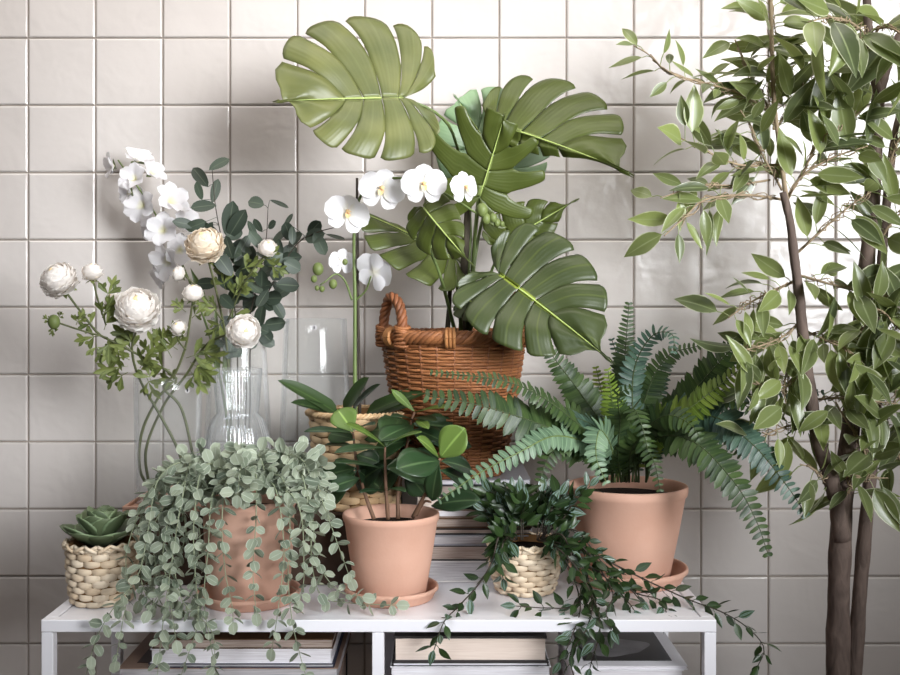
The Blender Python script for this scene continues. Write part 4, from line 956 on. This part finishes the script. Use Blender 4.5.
# white gladiolus
gl = thing('gladiolus', 'tall stalk of white gladiolus flowers leaning against the tiled wall', 'flower', P(232, 480, 2.47))
stem([P(234, 488, 2.46), P(224, 400, 2.47), P(208, 330, 2.47), P(180, 260, 2.46), (P(150, 205, 2.45)), P(118, 160, 2.44)], .0036, .0018, GREENSTEM, gl)
def trumpet(p, ax, R0, seed):
    random.seed(seed); ax = ax.normalized(); u = ortho(V((0, 0, 1)), ax); s = ax.cross(u); mb = MB()
    for k in range(6):
        a = pi/3*k+R(-.15, .15); dv = ax*(1.0 if k % 2 else .8)+(u*cos(a)+s*sin(a))*R(.75, 1.0)
        leaf(mb, p-ax*R0*.35, dv, ax-(u*cos(a)+s*sin(a))*.8, R0*1.35, R0*1.0, p_petal, R(.3, .9), .25, 8, 6, ruffle=.05)
    f = mb.build('flower', m_gl, gl)
    mb = MB()
    for k in range(3): leaf(mb, p-ax*R0*.4, u*cos(k*2.1)+s*sin(k*2.1)+ax*.3, ax, R0*.7, R0*.42, p_point, .2, .2, 5, 4)
    c = mb.build('calyx', EUCD_L, f); c.matrix_parent_inverse = Matrix.Identity(4)
m_gl = m_petal('gladiolus_petal', srgb(240, 238, 240), srgb(236, 232, 190), .4); EUCD_L = m_leaf('calyx_green', srgb(70, 88, 44), srgb(104, 120, 66))
for k, (x, y, r, ax) in enumerate(((111, 166, 13, (-.7, -.5, -.1)), (138, 158, 16, (.35, -.5, .8)), (133, 178, 15, (-.2, -.8, .3)), (153, 172, 14, (.6, -.6, .5)), (128, 192, 13, (-.7, -.6, .1)), (140, 205, 18, (-.4, -.8, .1)), (172, 200, 18, (.6, -.6, .4)), (150, 225, 15, (-.6, -.6, 0)), (162, 230, 17, (-.1, -.9, .1)), (186, 222, 15, (.6, -.6, .2)), (166, 262, 19, (-.5, -.7, -.2)), (160, 276, 13, (-.8, -.5, -.4)), (180, 250, 16, (.3, -.8, 0)))):
    trumpet(P(x, y, 2.42+.03*(k % 2)), V(ax), S(r), 100+k)
random.seed(120); mb = MB()
for b, e, W in (((218, 380), (214, 300), 9), ((224, 385), (232, 306), 9), ((229, 400), (224, 330), 8), ((205, 300), (190, 268), 8)):
    p0, p1 = P(*b, 2.45), P(*e, 2.43); leaf(mb, p0, p1-p0, TOCAM, (p1-p0).length, S(W), p_lance, .2, .3, 10, 4)
mb.build('leaves', EUCD_L, gl)
# dark silver dollar eucalyptus branch
sil = thing('eucalyptus_branch', 'dark grey-green eucalyptus branches with rounded leaves in the tall glass vase', 'branch', P(242, 485, 2.46))
def sil_stem(pts, leaves, seed):
    random.seed(seed); st = stem(PD(pts), .0024, .001, DARKSTEM, sil, 'stem', 30, 6); lf = MB(); pth = path(PD(pts), 40)
    for (x, y, x2, y2, W) in leaves:
        d = 2.38+R(-.05, .04); a, b = P(x, y, d), P(x2, y2, d-R(-.02, .03)); near = min(pth, key=lambda q: (q-a).length)
        lf.tube([near, near.lerp(a, .5)+V((0, 0, .002)), a], .0007, 4)
        leaf(lf, a, b-a, TOCAM+rv()*.55, (b-a).length*1.05, S(W, 2.38), lambda v: p_obov(v*.96+.02)*.4+p_round(v)*.6, R(-.2, .5), .12, 8, 4)
    for q in range(14):
        i = random.randint(17, 34); p = pth[i]; a = R(0, 2*pi); dv = V((cos(a), R(-.6, .3), sin(a)*.9+.25)); b = p+dv.normalized()*S(R(5, 14), 2.4)
        lf.tube([p, b], .0006, 4); leaf(lf, b, dv, TOCAM+rv()*.8, S(R(16, 23), 2.4), S(R(11, 16), 2.4), p_round, R(-.2, .5), .12, 8, 4)
    k = lf.build('leaves', EUCD, st); k.matrix_parent_inverse = Matrix.Identity(4)
sil_stem([(240, 485, 2.46), (238, 400, 2.45), (236, 320, 2.42), (226, 260, 2.4), (216, 210, 2.39), (212, 168, 2.38)],
 [(209, 170, 228, 157, 11), (208, 187, 192, 166, 13), (212, 203, 218, 180, 10), (216, 205, 192, 207, 14), (202, 200, 196, 182, 8), (213, 222, 203, 240, 13), (228, 238, 232, 203, 18), (228, 238, 244, 212, 16), (196, 226, 174, 221, 11), (222, 246, 208, 222, 14), (234, 262, 250, 236, 12), (232, 276, 216, 252, 16), (236, 280, 256, 262, 15), (236, 290, 218, 276, 14), (228, 250, 240, 254, 12), (226, 236, 230, 256, 12), (236, 300, 252, 284, 14), (234, 308, 220, 296, 13)], 91)
sil_stem([(244, 485, 2.46), (246, 400, 2.45), (248, 330, 2.42), (258, 280, 2.39), (266, 240, 2.37), (268, 208, 2.37)],
 [(264, 205, 249, 200, 15), (270, 200, 288, 206, 6), (268, 228, 276, 222, 9), (258, 240, 247, 222, 9), (262, 232, 254, 220, 8), (272, 246, 286, 226, 14), (264, 250, 250, 232, 11), (258, 262, 240, 250, 13), (266, 262, 284, 256, 14), (256, 280, 238, 276, 14), (258, 276, 274, 268, 14), (254, 296, 240, 288, 12), (256, 288, 270, 284, 13), (250, 262, 254, 246, 12), (276, 258, 300, 258, 13), (262, 270, 262, 286, 14)], 92)
sil_stem([(248, 485, 2.46), (250, 400, 2.45), (252, 330, 2.42), (272, 285, 2.39), (296, 245, 2.37), (318, 232, 2.35), (342, 226, 2.34)],
 [(308, 234, 320, 222, 13), (314, 232, 325, 254, 13), (326, 234, 344, 240, 8), (292, 226, 293, 242, 8), (284, 228, 292, 214, 6), (288, 246, 300, 234, 15), (280, 256, 296, 248, 14), (276, 270, 296, 262, 17), (272, 282, 284, 292, 10), (276, 284, 298, 286, 17), (268, 290, 258, 306, 11), (262, 300, 272, 310, 9), (262, 294, 248, 282, 14), (284, 262, 300, 270, 15)], 93)
# ---------------------------------------------------------------- ficus tree
dT = 2.12
fic = thing('ficus_tree', 'variegated ficus tree with bare brown trunks standing beside the bench', 'tree', (X(840, dT), dT-D, 0))
mb = MB(); pr_ = [(.001, 0), (.12, 0), (.125, .01), (.155, .25), (.165, .255), (.165, .275), (.155, .275), (.15, .25), (.13, .23), (.001, .23)]
mb.lathe(pr_, (X(848, dT), dT-D+.02, 0), 48); mb.build('pot', m_plain('black_nursery_pot', srgb(40, 38, 38), .5, .4), fic)
mb = MB(); mb.lathe([(.001, .235), (.145, .232), (.146, .225)], (X(848, dT), dT-D+.02, 0), 32); mb.build('soil', SOIL, fic)
def trunk(pts, r0, r1, name='trunk', mat=BARK):
    q = path(PD(pts), 60); mb = MB(); mb.tube(q, lambda t: S(lerp(r0, r1, t), dT)*(1+.05*sin(t*47)+.03*sin(t*113)), 14); return mb.build(name, mat, fic)
bz = H-(.20)  # below the soil
def yof(z): return CY-(z-H)*F/dT
trunk([(838, yof(.2), dT), (838, 690, dT), (839, 580, dT), (843, 500, dT), (849, 445, dT), (856, 370, dT), (862, 315, dT), (869, 240, dT), (875, 160, dT), (878, 92, dT)], 12.5, 6.2)
trunk([(878, 96, dT), (872, 62, dT-.02), (868, 20, dT-.04), (865, -40, dT-.05)], 5, 3.4)
trunk([(878, 100, dT), (889, 62, dT), (902, 30, dT), (922, -10, dT)], 4.6, 3)
trunk([(850, yof(.2), dT+.03), (853, 690, dT+.03), (860, 590, dT+.03), (866, 520, dT+.03), (871, 465, dT+.03), (876, 400, dT+.04), (880, 330, dT+.04), (882, 260, dT+.04), (887, 200, dT+.04), (896, 130, dT+.04), (912, 80, dT+.03)], 8.5, 3.4)
trunk([(842, 540, dT-.01), (834, 490, dT-.02), (820, 445, dT-.03), (811, 400, dT-.03), (804, 345, dT-.03), (799, 295, dT-.03), (794, 255, dT-.03), (790, 222, dT-.03), (783, 192, dT-.03)], 8.5, 3.6)
trunk([(787, 205, dT-.03), (780, 150, dT-.03), (774, 100, dT-.02), (772, 50, dT-.02), (770, -30, dT-.02)], 2.4, 1.8, 'branch', BARKL)
def fleaf(lf, p, dv, nn, L, W): leaf(lf, p, dv, nn, L, W, p_point, R(-.1, .7), R(.1, .45), 8, 4)
def branch(pts, n, L, seed, r=1.6, sp=1.0, droop=.35, start=.15, yb=.2):
    random.seed(seed); q = path(PD(pts), 40); mb = MB(); mb.tube(q, lambda t: S(lerp(r, r*.45, t), dT), 6)
    for k in range(3):    # the loose twiny twigs that wrap it
        ph = R(0, 6); mb.tube([p+V((cos(i*.5+ph), sin(i*.37+ph), cos(i*.61+ph)))*S(R(2, 4)) for i, p in enumerate(q[4:36])], S(.55), 4, .8)
    st = mb.build('branch', BARKL, fic); lf = MB(); tw = MB()
    for k in range(n):
        f = start+(1-start)*(k+R(.1, .9))/n; i = min(int(f*40), 39); p = q[i]; t = (q[i+1]-q[i]).normalized()
        u = ortho(V((.1, -1, .4)), t); s = t.cross(u); a = (k % 2)*pi+R(-1.0, 1.0)
        out = s*cos(a)*sp+u*sin(a)*.8+t*R(.2, .9)+V((0, 0, -droop*R(.2, 1.4)))
        out.normalize(); b = p+out*S(R(6, 15))+V((0, 0, S(R(-2, 3))))
        lf.tube([p, (p+b)/2+V((0, 0, S(1.5))), b], S(.5), 4, .9, False)
        l_ = S(L*R(.85, 1.5)); fleaf(lf, b, out+rv()*.35+V((0, 0, -droop*.35)), TOCAM*.75+V((0, 0, .5))+rv()*.75, l_, l_*R(.3, .46))
    k_ = lf.build('leaves', FICUS, st); k_.matrix_parent_inverse = Matrix.Identity(4)
B = dT
branch([(774, 130, B), (772, 80, B), (772, 30, B), (770, -25, B-.01)], 44, 36, 201, 1.3, 1.2, .1, .0)
branch([(776, 120, B), (750, 75, B), (735, 40, B)], 10, 32, 202)
branch([(776, 130, B), (800, 90, B-.02), (822, 62, B-.03)], 16, 38, 203, 1.4, 1, .1)
branch([(774, 112, B), (735, 92, B-.02), (700, 82, B-.04), (668, 72, B-.05), (648, 54, B-.05), (634, 46, B-.05)], 18, 24, 204, 1.4, .6, .0, .1)
branch([(778, 165, B), (740, 165, B-.03), (708, 152, B-.05), (680, 138, B-.06)], 17, 32, 205, 1.5, .8, -.05, .1)
branch([(786, 200, B), (745, 195, B-.03), (705, 200, B-.05), (684, 218, B-.06), (664, 236, B-.07)], 11, 31, 206, 1.5, .9, .45, .35)
branch([(770, 180, B), (735, 185, B-.02), (700, 186, B-.04), (660, 198, B-.05)], 7, 30, 207, 1.2, .6, .1, .3)
branch([(785, 205, B), (800, 178, B-.03), (832, 158, B-.05), (868, 146, B-.06)], 20, 34, 208, 1.6, .9, .05, .1)
branch([(800, 180, B), (820, 140, B-.05), (848, 122, B-.06), (868, 104, B-.07)], 14, 36, 209, 1.4, .9, -.1, .1)
branch([(795, 255, B), (820, 232, B-.02), (850, 206, B-.03), (880, 186, B-.03)], 14, 34, 210, 1.5, .9, .3, .1)
branch([(798, 280, B), (770, 292, B-.03), (748, 304, B-.05), (728, 318, B-.06)], 15, 32, 211, 1.5, .9, .15, .1)
branch([(798, 275, B), (830, 284, B-.03), (862, 292, B-.05), (900, 298, B-.06)], 18, 36, 212, 1.5, .9, .15, .05)
branch([(802, 320, B), (784, 336, B-.04), (760, 346, B-.06), (736, 352, B-.07)], 16, 34, 213, 1.5, .9, .3, .1)
branch([(804, 330, B), (825, 340, B-.05), (850, 352, B-.06), (872, 372, B-.07)], 18, 34, 214, 1.5, .9, .3, .1)
branch([(806, 370, B), (786, 384, B-.03), (766, 386, B-.05), (748, 382, B-.06)], 14, 32, 215, 1.5, .9, .3, .1)
branch([(812, 400, B), (836, 398, B-.04), (862, 400, B-.06), (898, 404, B-.07)], 20, 36, 216, 1.5, .9, .3, .05)
branch([(816, 430, B), (800, 424, B-.02), (776, 430, B-.03), (756, 440, B-.03)], 9, 32, 217, 1.5, .8, .15, .2)
branch([(870, 470, B), (860, 440, B-.05), (846, 420, B-.06), (836, 402, B-.07)], 14, 36, 218, 1.5, 1, .2, .05)
branch([(872, 465, B), (882, 430, B-.05), (890, 410, B-.06), (905, 380, B-.07)], 14, 38, 219, 1.5, 1, .2, .05)
branch([(836, 490, B), (815, 470, B-.05), (800, 464, B-.06)], 8, 34, 220, 1.3, .8, .3, .1)
branch([(848, 500, B), (852, 480, B-.05), (866, 478, B-.06), (888, 478, B-.06)], 12, 32, 221, 1.3, .9, .45, .05)
branch([(862, 380, B), (880, 350, B-.04), (895, 330, B-.05), (905, 310, B-.05)], 16, 38, 222, 1.5, 1, .3, .05)
branch([(880, 240, B), (892, 222, B-.02), (905, 210, B-.03), (925, 200, B-.03)], 12, 36, 223, 1.5, 1, .2, .05)
branch([(886, 180, B), (894, 150, B-.03), (905, 130, B-.05), (920, 110, B-.05)], 14, 38, 224, 1.5, 1, .2, .05)
branch([(872, 40, B-.08), (850, 22, B-.14), (828, 18, B-.18), (808, 22, B-.2)], 16, 46, 225, 1.5, 1, .3, .05)
branch([(870, 30, B), (890, 28, B-.1), (908, 40, B-.14), (925, 60, B-.15)], 14, 48, 226, 1.5, 1, .35, .05)
branch([(880, 80, B), (860, 62, B-.04), (842, 56, B-.06), (826, 62, B-.06)], 9, 36, 227, 1.3, .9, .4, .1)
branch([(806, 350, B), (790, 366, B-.02), (784, 386, B-.04), (786, 404, B-.05)], 12, 32, 228, 1.3, 1, .3, .1)
branch([(858, 340, B-.02), (866, 320, B-.06), (880, 310, B-.08), (900, 330, B-.09)], 14, 40, 229, 1.3, 1, .3, .1)
branch([(782, 190, B), (760, 150, B-.04), (752, 128, B-.05), (740, 110, B-.05)], 13, 30, 230, 1.3, 1, .1, .1)
branch([(884, 460, B), (896, 458, B-.02), (915, 456, B-.03)], 6, 34, 231, 1.3, 1, .3, .05)
